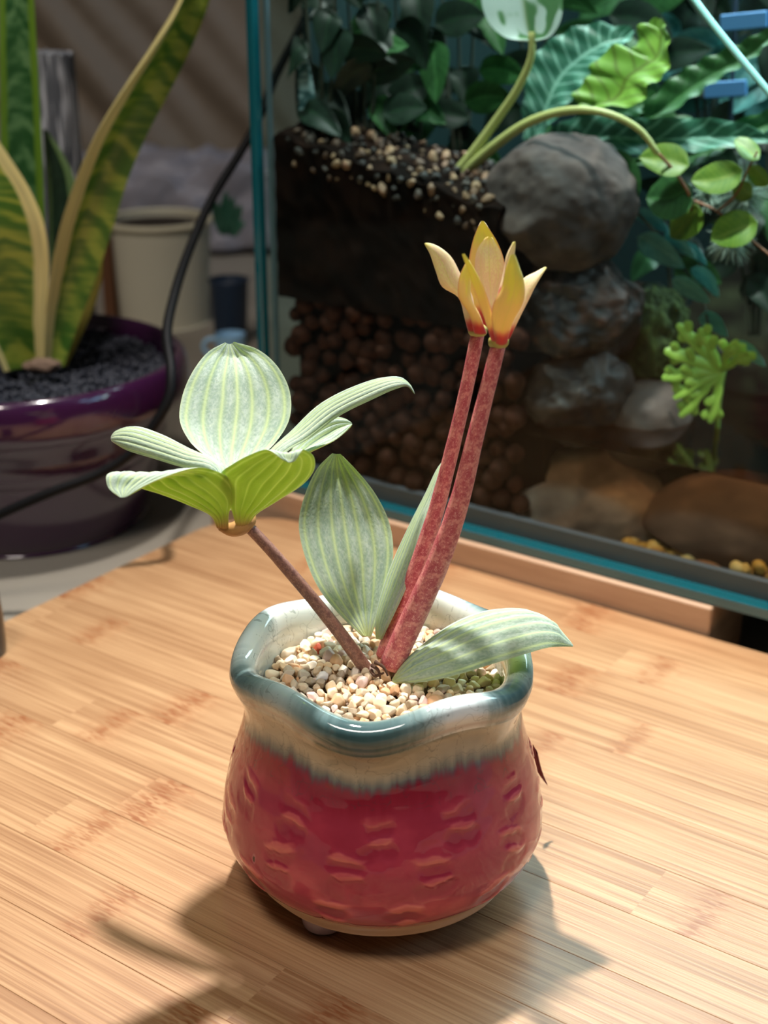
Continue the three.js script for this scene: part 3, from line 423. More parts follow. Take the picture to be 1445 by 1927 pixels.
// pebbles along the top of the bank
{
  const shapes = [11, 12, 13, 14].map((k) => stoneGeo(4, 1.1, 0.75, 0.9, 0.16, 1.4, k, null, 11)), ms = [0x6e503a, 0x3c3028, 0x8a6c50, 0x241c18, 0x4c3424, 0x2a231e, 0x7a5c44].map((c) => mat(c, 0.7)); const at = []; let tries = 0;
  while (at.length < 175 && tries++ < 9000) { const s = rr(0.008, 0.098), front = rnd() < 0.35, d = front ? rr(0.0068, 0.0085) : rr(0.008, 0.036), q = rr(0.0010, 0.0027), h = front ? bankTop(s, d) - rr(0, 0.009) : bankTop(s, d) + q * 0.35; const p = T(s, d, h); if (at.every((a) => a[0].distanceTo(p) > (a[1] + q) * 0.95)) at.push([p, q]); }
  at.forEach(([p, q], i) => { const o = meshThing('pebble', shapes[i % 4], ms[Math.floor(rnd() * 7)], p, 'tiny tan or grey pebble on top of the dark soil bank', 'pebble', 'pebbles along the top of the soil bank'); o.scale.setScalar(q); o.rotation.set(rnd() * 6, rnd() * 6, rnd() * 6); });
}
// rocks; sizes from half widths in photograph pixels at their distance
function rock(px, py, d, rw, rh, rd, tones, label, sd, rough = 0.13, freq = 1.6, turn = 0, facets = 5, m = 0.85) {
  const c = G(px, py, d), k = c.distanceTo(camera.position) / FOCAL, o = meshThing('rock', stoneGeo(28, rw * k, rh * k, rd, rough, freq, sd, tones, facets), mat(0xffffff, m, { vertexColors: true }), c, label, 'rock'); o.rotation.set(0, -YAW, turn, 'YZX'); o.updateMatrix(); o.geometry.applyMatrix4(o.matrix); inTank(o.geometry); o.geometry.applyMatrix4(o.matrix.clone().invert()); return o;
}
rock(1055, 388, 0.038, 134, 130, 0.030, [[28, 20, 18], [54, 42, 38], [88, 73, 66]], 'large grey brown rock at the end of the soil bank', 21, 0.15, 1.7, 0.2, 4);
rock(1085, 580, 0.040, 118, 105, 0.026, [[10, 7, 7], [32, 23, 20], [96, 60, 44]], 'dark lumpy rock below the big grey brown rock', 22, 0.26, 2.2, 0.1, 3, 0.6);
rock(1075, 745, 0.034, 110, 100, 0.022, [[14, 10, 9], [36, 27, 24], [66, 50, 43]], 'dark wet rock low down beside the clay balls', 23, 0.2, 2.0, 0.5, 3, 0.6);
rock(1215, 800, 0.050, 85, 85, 0.020, [[50, 38, 32], [66, 51, 43], [84, 67, 57]], 'pale tan stone standing behind the boulder at the water', 24, 0.1, 1.3, 0.3, 0, 0.7);
rock(1112, 960, 0.036, 150, 125, 0.026, [[74, 58, 50], [140, 118, 104], [196, 176, 160]], 'rounded grey brown boulder against the glass under water', 25, 0.09, 1.1, 0.05, 6);
rock(1375, 985, 0.038, 165, 95, 0.026, [[58, 43, 37], [84, 66, 57], [112, 92, 80]], 'broad reddish brown boulder low at the tank front', 26, 0.08, 1.1, 0.12, 5);
rock(1325, 1078, 0.010, 42, 24, 0.004, [[122, 84, 52], [150, 106, 68], [168, 126, 86]], 'smooth oval brown pebble among the yellow gravel', 27, 0.05, 1.0, 0.05, 0, 0.5);
{ const c = meshThing('moss_clump', stoneGeo(24, 0.014, 0.020, 0.012, 0.25, 4, 31, [[22, 30, 12], [52, 66, 24], [84, 98, 40]]), mat(0xffffff, 0.95, { vertexColors: true }), G(1228, 640, 0.062), 'dark olive clump of moss behind the bright fern', 'moss'); c.rotation.y = -YAW; }
{ const shapes = [41, 42, 43].map((k) => stoneGeo(4, 1, 0.75, 0.9, 0.14, 1.4, k, null, 5)), ms = [0xb98d3c, 0xc9a45a, 0xa87c3a, 0xd2b878].map((c) => mat(c, 0.6)); let n = 0;
  for (let i = 0; i < 60; i++) { const s = rr(0.155, 0.235), d = rr(0.0105, 0.02), q = rr(0.0022, 0.0038), h = 0.0045 + q * 0.6 + Math.max(0, (s - 0.165)) * 0.12 * rnd(); const p = T(s, d, h); if (p.distanceTo(G(1325, 1078, 0.010)) < 0.009) continue; const o = meshThing('gravel_stone', shapes[n++ % 3], ms[i % 4], p, 'ochre yellow gravel stone on the tank floor in front of the boulders', 'stone', 'yellow gravel on the tank floor'); o.scale.setScalar(q); o.rotation.set(rnd() * 6, rnd() * 6, rnd() * 6); }
}
tag(meshThing('water', tankBox(0.117, SX - 0.006, 0.0058, 0.20, 0.0445, 0.0452), mat(0xc9a98c, 0.02, { transmission: 1, thickness: 0, ior: 1.33 })), 'shallow brownish water over the boulders in the tank', 'water', null, 'stuff');

// ---------------------------------------------------------------- plants in the tank
const leafTex = (a, b, c, ribs = 9, amp = 0.4) => makeTex(256, 256, (u, v) => { const w = clamp(((u < 0.5 ? u : u - 0.5) - 0.015) / 0.47), x = Math.abs(w - 0.5) * 2; const mid = Math.exp(-((x / 0.07) ** 2)), r = Math.exp(-(((((v * ribs - x * 1.6 + 9) % 1) - 0.5) / 0.10) ** 2)) * amp; let k = mix3(a, b, fbm(w * 6, v * 8, 3, 3)); return mix3(k, c, Math.max(mid * 0.8, r)); });
const lm = (a, b, c, more = {}) => mat(0xffffff, 0.5, { map: leafTex(a, b, c), transmission: 0.3, ...more });
const darkLeaf = lm([10, 32, 22], [26, 58, 38], [34, 70, 44]), midLeaf = lm([32, 84, 40], [62, 120, 60], [84, 146, 84]), fernLeaf = lm([86, 140, 44], [128, 170, 62], [92, 104, 36], { roughness: 0.45 }), tealLeaf = lm([44, 110, 88], [104, 170, 140], [60, 124, 96], { roughness: 0.4 }), roundLeaf = lm([78, 124, 30], [120, 154, 46], [140, 164, 70]), blueLeaf = lm([74, 150, 146], [122, 194, 192], [140, 200, 198]), limeLeaf = lm([138, 186, 62], [172, 208, 94], [160, 200, 84]);
const fernBright = mat(0xffffff, 0.5, { transmission: 0.3, map: leafTex([104, 156, 52], [140, 186, 72], [84, 104, 30], 11, 0.7) }), fernPale = mat(0xffffff, 0.5, { transmission: 0.3, map: leafTex([40, 104, 84], [70, 136, 108], [176, 226, 210], 13, 0.75) });
for (const m of [darkLeaf, midLeaf, fernLeaf, tealLeaf, roundLeaf, blueLeaf, limeLeaf]) m.roughness = Math.max(0.5, m.roughness);
const tankStem = mat(0x9aa060, 0.5), brownTwig = mat(0x7a4c2c, 0.6), darkTwig = mat(0x2c3020, 0.7);
const blade = (root, name, spine, width, m, o = {}) => part(root, name, inTank(leafGeo(bladeRows(G, spine, width, o.shape ?? ovate, o.tilt ?? 0.004, 10, o.wave ?? 0, o.waveN ?? 5), { n: o.n ?? 16, m: o.m ?? 8, thick: 0.0006, fold: o.fold ?? -0.0012, ...o })), m);
const stemG = (root, pts, r0, r1, m) => part(root, 'stem', sweep(pts.map((q) => G(...q)), (v) => lerp(r0, r1, v), 30, 10), m);
const groundIn = (px, py, d) => G(px, py, d);
// dark shrubs against the end pane
[[600, 250, 0.021, 'dark green leafy plant nearest the upright corner of the tank', 12, 92], [680, 260, 0.032, 'dark green bushy plant behind the pebbled bank', 15, 98], [770, 280, 0.048, 'dark broad-leaved plant in the middle of the bank', 17, 105], [860, 300, 0.062, 'dark glossy plant behind the arching pale stems', 15, 105], [1000, 250, 0.10, 'dark leafy plant behind the variegated leaf', 14, 90], [1180, 240, 0.13, 'shaded green plant behind the crinkled fern fronds', 14, 110, 1], [1320, 250, 0.14, 'bluish green plant behind the added blue grid', 16, 110, 2], [1430, 260, 0.13, 'bluish green plant behind the slanting clear tube', 16, 110, 2], [1270, 590, 0.085, 'dark leafy plant behind the hanging creeper', 12, 90], [1410, 600, 0.085, 'dark leafy plant behind the olive vine', 14, 95]].forEach(([px, py, d, label, n, w, hue], k) => {
  const t = thing('leafy_plant', label, 'plant', G(px, py, d));
  for (let j = 0; j < 3; j++) stemG(t, [[px + j * 8, py + 30, d], [px - 15 + j * 20, py - 120, d + 0.002], [px - 30 + j * 32, py - 330, d + 0.004]], 0.0009, 0.0004, darkTwig);
  for (let i = 0; i < n; i++) { const y = py - 20 - (i + rnd()) * 330 / n, x = px + rr(-45, 45), a = rr(-0.4, 3.6), L = rr(0.8, 1.25) * w, dd = d + rr(-0.004, 0.006); blade(t, 'leaf', [[x, y, dd], [x + Math.cos(a) * L * 0.5, y + Math.sin(a) * L * 0.35 - 8, dd - 0.003], [x + Math.cos(a) * L, y + Math.sin(a) * L * 0.9, dd - 0.005]], w * rr(0.5, 0.7), rnd() < (hue ? 0.45 : 0.75) ? darkLeaf : hue === 2 ? blueLeaf : midLeaf, { tilt: rr(-0.004, 0.004) }); }
});
{ const t = thing('striped_leaf', 'pale silvery striped spike leaf near the corner of the tank', 'leaf', G(580, 225, 0.0215)); blade(t, 'leaf_blade', [[582, 226, 0.020], [574, 150, 0.020], [566, 90, 0.021]], 40, mat(0xffffff, 0.5, { map: makeTex(64, 256, (u, v) => mix3([60, 100, 104], [150, 184, 190], smooth(0.35, 0.65, vn(u * 4, v * 26, 1)))) }), { shape: (v) => 0.9 - 0.5 * v, tilt: 0.001 }); }
// variegated climber with two pale stems
{ const t = thing('variegated_plant', 'climbing plant with a white and green heart leaf and two pale arching stems', 'plant', G(862, 330, 0.030));
  const vm = mat(0xffffff, 0.5, { transmission: 0.3, map: makeTex(256, 256, (u, v) => { const w = clamp(((u < 0.5 ? u : u - 0.5) - 0.015) / 0.47), n = fbm(w * 3.2 + 4, v * 3 + 1, 5, 3); let c = mix3([96, 150, 100], [206, 228, 222], smooth(0.47, 0.53, n + (w < 0.5 ? 0.02 : -0.24) + 0.4 * smooth(0.14, 0.04, Math.min(w, 1 - w)) - 0.2 * smooth(0.25, 0.02, v))); return mix3(c, [128, 160, 110], Math.exp(-(((w - 0.5) / 0.03) ** 2)) * 0.6); }) });
  part(t, 'leaf', leafGeo([[996, 76, 0.030, 1002, 76, 0.030], [950, 70, 0.032, 1036, 68, 0.029], [918, 40, 0.034, 1056, 34, 0.028], [906, 0, 0.035, 1058, -10, 0.028], [912, -50, 0.036, 1040, -60, 0.029], [950, -110, 0.037, 990, -116, 0.033]].map((r) => [G(r[0], r[1], r[2]), G(r[3], r[4], r[5])]), { n: 20, m: 12, thick: 0.0007, fold: -0.002 }), vm);
  stemG(t, [[842, 345, 0.026], [880, 300, 0.028], [930, 232, 0.030], [975, 165, 0.030], [1000, 105, 0.030], [1000, 60, 0.030]], 0.0020, 0.0012, tankStem);
  stemG(t, [[868, 330, 0.028], [930, 275, 0.026], [1000, 228, 0.024], [1080, 207, 0.022], [1150, 216, 0.022], [1205, 246, 0.024], [1238, 290, 0.026]], 0.0021, 0.0010, tankStem);
}
// ferns with crinkled fronds
{ const t = thing('birds_nest_fern', 'bright green fern with crinkled wavy fronds at the top of the tank', 'fern', G(1080, 270, 0.075));
  const fr = (rows, m, o = {}) => part(t, 'frond', leafGeo(rows.map((r) => [G(r[0], r[1], r[2]), G(r[3], r[4], r[5])]), { n: 40, m: 14, thick: 0.0006, fold: -0.004, cross: 0.0010, crossN: 7, ...o }), m);
  fr([[1092, 206, 0.050, 1104, 210, 0.048], [1078, 178, 0.052, 1150, 200, 0.044], [1104, 148, 0.054, 1206, 194, 0.042], [1112, 124, 0.055, 1222, 160, 0.042], [1160, 84, 0.056, 1254, 138, 0.043], [1192, 92, 0.056, 1258, 92, 0.045], [1204, 48, 0.057, 1254, 52, 0.048], [1236, 33, 0.056, 1244, 34, 0.055]], fernBright);
  fr([[985, 262, 0.062, 1012, 262, 0.062], [985, 180, 0.066, 1046, 222, 0.060], [1000, 110, 0.070, 1090, 170, 0.062], [1048, 68, 0.072, 1130, 128, 0.064], [1110, 44, 0.074, 1168, 92, 0.067], [1186, 50, 0.076, 1196, 58, 0.075]], fernPale);
  fr([[1010, 262, 0.062, 1030, 275, 0.060], [1060, 228, 0.060, 1090, 285, 0.056], [1140, 216, 0.060, 1150, 290, 0.054], [1220, 222, 0.060, 1230, 292, 0.054], [1320, 222, 0.058, 1330, 282, 0.052], [1400, 232, 0.054, 1410, 272, 0.050], [1460, 262, 0.050, 1462, 266, 0.050]], fernPale);
  fr([[1180, 240, 0.075, 1190, 250, 0.074], [1250, 158, 0.078, 1290, 192, 0.072], [1310, 118, 0.080, 1350, 150, 0.074], [1380, 86, 0.080, 1420, 106, 0.076], [1450, 50, 0.080, 1460, 66, 0.078]], midLeaf);
  fr([[1190, 300, 0.070, 1200, 310, 0.068], [1270, 262, 0.066, 1290, 318, 0.060], [1350, 238, 0.062, 1360, 285, 0.057], [1450, 205, 0.058, 1460, 238, 0.055]], midLeaf);
  fr([[1030, 300, 0.072, 1050, 310, 0.070], [1080, 220, 0.076, 1130, 250, 0.070], [1140, 180, 0.080, 1200, 220, 0.074], [1230, 170, 0.084, 1240, 180, 0.082]], midLeaf);
}
// vine with rounded leaves
{ const t = thing('round_leaved_vine', 'vine of rounded olive green leaves on thin brown twigs above the creeper', 'plant', G(1300, 380, 0.040));
  for (const [sp, w] of [[[[1296, 312, 0.034], [1255, 300, 0.033], [1203, 296, 0.034]], 62], [[[1396, 318, 0.030], [1350, 335, 0.029], [1300, 340, 0.030]], 60], [[[1300, 350, 0.036], [1255, 372, 0.036], [1216, 372, 0.038]], 84], [[[1312, 385, 0.038], [1290, 420, 0.038], [1262, 448, 0.040]], 58], [[[1425, 418, 0.029], [1380, 432, 0.028], [1338, 452, 0.029]], 68], [[[1428, 300, 0.030], [1405, 278, 0.031], [1382, 262, 0.033]], 36], [[[1412, 312, 0.030], [1430, 335, 0.029], [1446, 348, 0.029]], 34], [[[1385, 345, 0.032], [1400, 362, 0.033], [1414, 372, 0.034]], 40], [[[1150, 280, 0.050], [1165, 340, 0.048], [1178, 408, 0.048]], 82]]) blade(t, 'leaf', sp, w, w > 80 ? midLeaf : roundLeaf, { tilt: 0.003, shape: (v) => Math.sin(Math.PI * Math.pow(v, 0.85)) ** 0.6 });
  stemG(t, [[1300, 375, 0.036], [1350, 398, 0.033], [1400, 440, 0.030], [1460, 490, 0.029]], 0.0005, 0.0004, brownTwig);
  stemG(t, [[1350, 398, 0.033], [1385, 365, 0.032], [1408, 318, 0.030], [1425, 285, 0.030]], 0.0005, 0.0003, brownTwig);
  stemG(t, [[1240, 290, 0.030], [1275, 330, 0.034], [1300, 375, 0.036], [1290, 420, 0.046]], 0.0006, 0.0005, brownTwig);
}
{ const t = thing('blue_green_creeper', 'creeper of small pointed blue green leaves hanging below the vine', 'plant', G(1290, 500, 0.055));
  for (const [sp, w] of [[[[1200, 445, 0.055], [1240, 470, 0.053], [1288, 505, 0.053]], 48], [[[1250, 440, 0.055], [1280, 460, 0.053], [1312, 488, 0.053]], 24], [[[1265, 525, 0.052], [1300, 545, 0.051], [1335, 570, 0.051]], 34], [[[1300, 505, 0.054], [1330, 525, 0.053], [1352, 560, 0.053]], 30], [[[1190, 395, 0.058], [1225, 412, 0.057], [1260, 438, 0.057]], 28], [[[1315, 600, 0.056], [1340, 605, 0.055], [1368, 635, 0.054]], 34], [[[1375, 650, 0.052], [1405, 660, 0.051], [1440, 690, 0.051]], 30], [[[1270, 465, 0.058], [1300, 470, 0.058], [1330, 500, 0.058]], 24]]) blade(t, 'leaf', sp, w, blueLeaf, { tilt: 0.003 });
  stemG(t, [[1190, 390, 0.058], [1260, 470, 0.056], [1320, 560, 0.054], [1345, 650, 0.055], [1400, 690, 0.056]], 0.0006, 0.0005, darkTwig);
}
// bright lobed fern over the water
{ const t = thing('lobed_fern', 'small lime green fern with blunt lobed fingers above the water', 'fern', G(1350, 800, 0.050)); const hub = [1362, 700, 0.044];
  stemG(t, [[1350, 830, 0.052], [1352, 770, 0.047], hub], 0.0009, 0.0008, limeLeaf);
  for (const [x, y, w] of [[1274, 610, 22], [1316, 618, 20], [1250, 660, 24], [1246, 712, 22], [1268, 750, 20], [1280, 784, 24], [1372, 648, 18], [1408, 662, 16], [1336, 796, 20]]) {
    const f = blade(t, 'frond', [[hub[0] - 4, hub[1], hub[2]], [lerp(hub[0], x, 0.55), lerp(hub[1], y, 0.5) - 4, 0.041], [x, y, 0.039]], w, limeLeaf, { shape: (v) => 0.35 + 0.65 * Math.sqrt(Math.max(0, Math.sin(Math.PI * Math.pow(v, 1.7)))) * (v > 0.97 ? 0.6 : 1), wave: 0.14, waveN: 3, tilt: 0.001, fold: 0.0008 });
    const dx = x - hub[0], dy = y - hub[1], L = Math.hypot(dx, dy);
    for (const [k, side] of [[0.5, 1], [0.68, -1], [0.75, 1]]) { const bx = lerp(hub[0], x, k), by = lerp(hub[1], y, k) - 2, ux = dx / L * 0.75 - side * dy / L * 0.65, uy = dy / L * 0.75 + side * dx / L * 0.65; blade(f, 'lobe', [[bx, by, 0.0408], [bx + ux * 14, by + uy * 14, 0.040], [bx + ux * 27, by + uy * 27, 0.0395]], 17, limeLeaf, { shape: (v) => 0.5 + 0.5 * Math.sqrt(Math.max(0, Math.sin(Math.PI * Math.pow(v, 1.5)))) * (v > 0.97 ? 0.3 : 1), tilt: 0.0005, fold: 0.0004, n: 8, m: 6 }); }
  }
}
// feathery tufts, nobody could count the blades
{ const bl = []; for (const [px, py, d, n, r] of [[1400, 365, 0.040, 170, 62], [1375, 455, 0.042, 120, 48], [1330, 372, 0.046, 60, 30]]) for (let i = 0; i < n; i++) { const a = rr(0, 6.28), L = r * rr(0.5, 1.1); bl.push(sweep([G(px, py, d), G(px + Math.cos(a) * L * 0.5, py + Math.sin(a) * L * 0.5 - 4, d - rr(0.001, 0.005)), G(px + Math.cos(a) * L, py + Math.sin(a) * L, d - rr(0.002, 0.008))], (v) => 0.00022 * (1 - 0.7 * v), 5, 4, false)); }
  tag(meshThing('feathery_moss', mergeGeometries(bl), mat(0x8fa596, 0.7)), 'grey green feathery tufts of fine hair among the vine', 'moss', null, 'stuff'); }
meshThing('clear_tube', sweep([G(1285, -30, 0.026), G(1345, 50, 0.024), G(1460, 190, 0.022)], 0.0011, 20, 10), mat(0x9fe0dc, 0.15, { clearcoat: 1 }), null, 'thin pale teal tube slanting across the upper right of the tank', 'tube');
{ const t = thing('blue_reflection', 'added blue grid behind the ferns at the upper right', 'reflection', G(1380, 190, 0.11)); const m = mat(0x4a7fb4, 0.35);  // blue reflections on the tank glass, built as solid bars behind it
  for (const [x, y, w, h] of [[1400, 40, 90, 30], [1365, 168, 84, 30]]) { const g = new RoundedBoxGeometry(w * 0.00020, h * 0.00020, 0.002, 2, 0.0006); g.rotateZ(0.12); g.rotateY(-YAW); g.translate(...G(x, y, 0.11).toArray()); part(t, 'reflection_bar', g, m); }
  part(t, 'post', sweep([G(1385, -20, 0.113), G(1372, 290, 0.113)], 0.0009, 4, 8), mat(0x1c2c3c, 0.5));  // dark rod added to carry the reflection bars
}

// ---------------------------------------------------------------- purple planter and snake plant
const PC = V(-0.1590, -0.018, -0.286);
const planter = thing('planter', 'large glossy dark purple bowl planter standing behind the board', 'planter', PC);
{ const purple = mat(0x3a173a, 0.16, { clearcoat: 1, clearcoatRoughness: 0.05 }), lathe = (a, n = 96) => new THREE.LatheGeometry(new THREE.SplineCurve(a.map((q) => new THREE.Vector2(...q))).getPoints(60), n);
  part(planter, 'bowl', lathe([[0.0001, 0.0005], [0.048, 0.0005], [0.0525, 0.0025], [0.056, 0.012], [0.061, 0.030], [0.0655, 0.048], [0.0675, 0.054], [0.064, 0.0552], [0.058, 0.03], [0.0001, 0.02]]), purple, true);
  part(planter, 'collar', lathe([[0.0660, 0.0525], [0.0705, 0.0535], [0.0738, 0.0575], [0.0745, 0.0635], [0.0735, 0.0700], [0.0712, 0.0732], [0.0690, 0.0728], [0.0672, 0.0690], [0.0660, 0.0600], [0.0660, 0.0525]]), purple, true);
  const g = []; const sh = stoneGeo(2, 1, 0.8, 0.9, 0.12, 1.4, 51, null, 4), o = new THREE.Object3D();
  for (let i = 0; i < 2600; i++) { const r = 0.0645 * Math.sqrt(rnd()), a = rnd() * 6.283; o.position.set(r * Math.sin(a), 0.0655 + rr(-0.001, 0.0014), r * Math.cos(a)); o.rotation.set(rnd() * 6, rnd() * 6, 0); o.scale.setScalar(rr(0.0009, 0.0018)); o.updateMatrix(); g.push(sh.clone().applyMatrix4(o.matrix)); }
  const disc = new THREE.CylinderGeometry(0.0655, 0.0645, 0.007, 48).translate(0, 0.0612, 0); disc.deleteAttribute('uv');
  g.push(disc); const gr = tag(meshThing('black_grit', mergeGeometries(g.map((k) => (k.index ? k.toNonIndexed() : k))), mat(0x343844, 0.5), PC), 'black gritty gravel filling the purple planter', 'grit', null, 'stuff'); }
const snakeTex = (l, r, edge, ground, band) => makeTex(512, 512, (u, v) => { const w = clamp(((u < 0.5 ? u : u - 0.5) - 0.015) / 0.47); const b = vn(w * 1.3 + 3, v * 46 + 4 * Math.abs(w - 0.5) + 1.5 * vn(w * 4, v * 9, 8), 1) * 0.65 + vn(w * 3, v * 120, 2) * 0.35; let c = mix3(ground, band, smooth(0.25, 0.78, b)); const jl = l + 0.02 * (vn(v * 30, 1, 3) - 0.5), jr = 1 - r + 0.02 * (vn(v * 30, 5, 3) - 0.5); const y = mix3(edge, edge.map((k) => k * 0.82), fbm(w * 30, v * 5, 7, 2)); return mix3(c, y, Math.max(smooth(jl + 0.02, jl - 0.02, w), smooth(jr - 0.02, jr + 0.02, w))); });
const snake = thing('snake_plant', 'snake plant with tall banded sword leaves and yellow margins in the purple planter', 'plant', V(PC.x + 0.004, 0.048, PC.z + 0.01));
{ const G1 = [40, 78, 26], G2 = [92, 116, 34], Y = [250, 236, 160];
  const mk = (t) => mat(0xffffff, 0.4, { map: t, clearcoat: 0.25, clearcoatRoughness: 0.3 }), sl = (rows, m, o = {}) => part(snake, 'leaf', leafGeo(rows.map((r) => [P(r[0], r[1], r[2]), P(r[3], r[4], r[5])]), { n: 50, m: 20, thick: 0.0022, bulge: -0.004, ref: 0.02, ...o }), m);
  sl([[5, 690, -0.295, 82, 680, -0.295], [3, 500, -0.300, 86, 500, -0.300], [2, 350, -0.304, 82, 350, -0.304], [0, 180, -0.310, 74, 180, -0.310], [-2, 0, -0.315, 64, 0, -0.315], [-4, -90, -0.318, 58, -90, -0.318]], mk(snakeTex(0.14, 0.16, [120, 168, 48], [44, 96, 46], [108, 154, 98])));
  sl([[96, 670, -0.300, 140, 665, -0.300], [92, 480, -0.306, 150, 480, -0.306], [88, 340, -0.312, 142, 345, -0.312], [83, 275, -0.315, 118, 290, -0.315], [82, 242, -0.317, 85, 243, -0.317]], mk(snakeTex(0.1, 0.3, [128, 164, 104], [26, 52, 34], [36, 64, 44])));
  sl([[88, 690, -0.292, 126, 690, -0.292], [110, 620, -0.294, 150, 640, -0.294], [150, 550, -0.298, 180, 570, -0.298], [178, 505, -0.300, 192, 520, -0.300], [190, 478, -0.302, 194, 479, -0.302]], mk(snakeTex(0.1, 0.4, [150, 140, 60], [36, 70, 26], [60, 90, 30])));
  sl([[8, 700, -0.270, 84, 700, -0.272], [-40, 590, -0.266, 86, 600, -0.272], [-62, 500, -0.262, 92, 500, -0.272], [-72, 420, -0.260, 84, 425, -0.272], [-80, 360, -0.260, 58, 360, -0.274], [-88, 310, -0.262, 20, 298, -0.276], [-92, 260, -0.264, -16, 245, -0.278], [-95, 210, -0.266, -50, 200, -0.280]], mk(snakeTex(0.1, 0.17, Y, [70, 112, 34], [156, 166, 62])), { bulge: -0.006 });
  sl([[82, 685, -0.274, 120, 690, -0.276], [84, 600, -0.272, 150, 605, -0.279], [94, 520, -0.271, 182, 520, -0.281], [112, 430, -0.270, 214, 425, -0.283], [140, 345, -0.270, 240, 340, -0.285], [180, 255, -0.271, 276, 255, -0.288], [226, 180, -0.273, 318, 175, -0.292], [286, 95, -0.276, 360, 90, -0.296], [334, 20, -0.280, 390, 15, -0.300], [362, -50, -0.284, 408, -50, -0.304]], mk(snakeTex(0.32, -0.1, Y, [66, 112, 36], [150, 168, 66])), { bulge: -0.005 });
  part(snake, 'root_stub', stoneGeo(8, 0.008, 0.003, 0.004, 0.25, 2, 61, [[90, 72, 60], [140, 116, 98], [170, 146, 124]]).translate(...P(78, 688, -0.266).toArray()), mat(0xffffff, 0.9, { vertexColors: true }));
}
meshThing('black_cord', sweep([[600, -20, -0.36], [560, 62, -0.35], [520, 140, -0.335], [490, 215, -0.32], [455, 282, -0.31], [402, 368, -0.29], [360, 460, -0.265], [328, 555, -0.235], [314, 630, -0.215], [322, 700, -0.2], [318, 748, -0.195], [290, 800, -0.192], [250, 850, -0.19], [190, 890, -0.188], [100, 925, -0.186], [0, 968, -0.185], [-90, 1012, -0.184]].map((q) => P(...q)), 0.0019, 140, 10), mat(0x050608, 0.6, { specularIntensity: 0.4 }), null, 'black power cord hanging past the purple planter', 'cord');
{ const p = onLevel(-32, 1228, 0); const j = thing('jar', 'dark brown jar at the edge of the picture on the board', 'jar', V(p.x, 0, p.z)); part(j, 'jar_body', new THREE.LatheGeometry(new THREE.SplineCurve([[0.0001, 0], [0.0066, 0], [0.0078, 0.001], [0.0079, 0.012], [0.0072, 0.024], [0.0064, 0.028], [0.0001, 0.0285]].map((q) => new THREE.Vector2(...q))).getPoints(40), 40), mat(0x1c100c, 0.3, { clearcoat: 0.6 }), true); }

// ---------------------------------------------------------------- far side of the table
{ const post = thing('weathered_post', 'grey weathered bark post behind the snake plant', 'wood post', P(116, 420, -0.44).setY(-0.018));
  const b = P(116, 420, -0.44), g = new THREE.CylinderGeometry(0.0130, 0.0138, 0.184, 60, 80), p = g.attributes.position; for (let i = 0; i < p.count; i++) { const x = p.getX(i), y = p.getY(i), z = p.getZ(i), a = Math.atan2(z, x), k = 1 + 0.16 * (fbm(Math.cos(a) * 6 + 9, Math.sin(a) * 6 + 9, y * 30, 4) - 0.5); p.setXYZ(i, x * k, y + (Math.abs(y) > 0.0915 ? 0.004 * (vn(x * 300 + 9, z * 300 + 9) - 0.5) : 0), z * k); } g.computeVertexNormals(); g.translate(0, 0.092, 0);
  part(post, 'trunk', g, mat(0xffffff, 0.85, { map: makeTex(256, 256, (u, v) => mix3([112, 118, 126], [232, 238, 246], smooth(0.42, 0.72, vn(u * 40, v * 9, 1) * 0.6 + vn(u * 90, v * 22, 2) * 0.4))) }), true); }
{ const c = thing('cream_planter', 'cream coloured cylinder planter on the table behind the purple one', 'planter', P(298, 470, -0.62).setY(-0.018));
  part(c, 'pot_body', new THREE.LatheGeometry(new THREE.SplineCurve([[0.0001, 0.0005], [0.029, 0.0005], [0.0305, 0.003], [0.0335, 0.045], [0.035, 0.066], [0.034, 0.068], [0.0325, 0.066], [0.031, 0.04], [0.0001, 0.03]].map((q) => new THREE.Vector2(...q))).getPoints(50), 60), mat(0xdcd8c0, 0.6), true);
  part(c, 'rim', new THREE.TorusGeometry(0.0345, 0.0022, 12, 60).rotateX(Math.PI / 2).translate(0, 0.0665, 0), mat(0xc8c2a6, 0.6), true);
  part(c, 'soil', new THREE.CylinderGeometry(0.0325, 0.032, 0.01, 40).translate(0, 0.058, 0), mat(0x2a2018, 0.9), true); }
meshThing('wood_block', new RoundedBoxGeometry(0.007, 0.066, 0.02, 2, 0.001).translate(0, 0.033, 0), mat(0x6b4428, 0.7), P(203, 470, -0.60).setY(-0.018), 'narrow orange brown wooden block beside the cream planter', 'wood block');
{ const c = thing('small_plant_pot', 'small dark blue pot with a teal green seedling near the tank corner', 'plant pot', P(428, 480, -0.56).setY(-0.018));
  part(c, 'pot_body', new THREE.LatheGeometry([[0.0001, 0], [0.009, 0], [0.010, 0.002], [0.012, 0.04], [0.013, 0.042], [0.011, 0.042], [0.010, 0.03], [0.0001, 0.028]].map((q) => new THREE.Vector2(...q)), 32), mat(0x26364a, 0.4), true);
  for (const [x0, y0, x1, y1, w] of [[420, 445, 398, 372, 22], [425, 445, 425, 358, 24], [432, 445, 455, 385, 22], [436, 446, 462, 420, 18], [428, 440, 440, 370, 20]]) part(c, 'leaf', leafGeo(bladeRows(P, [[x0, y0, -0.56], [(x0 + x1) / 2, (y0 + y1) / 2 - 8, -0.555], [x1, y1, -0.55]], w, ovate, 0.002), { n: 10, m: 6 }), tealLeaf); }
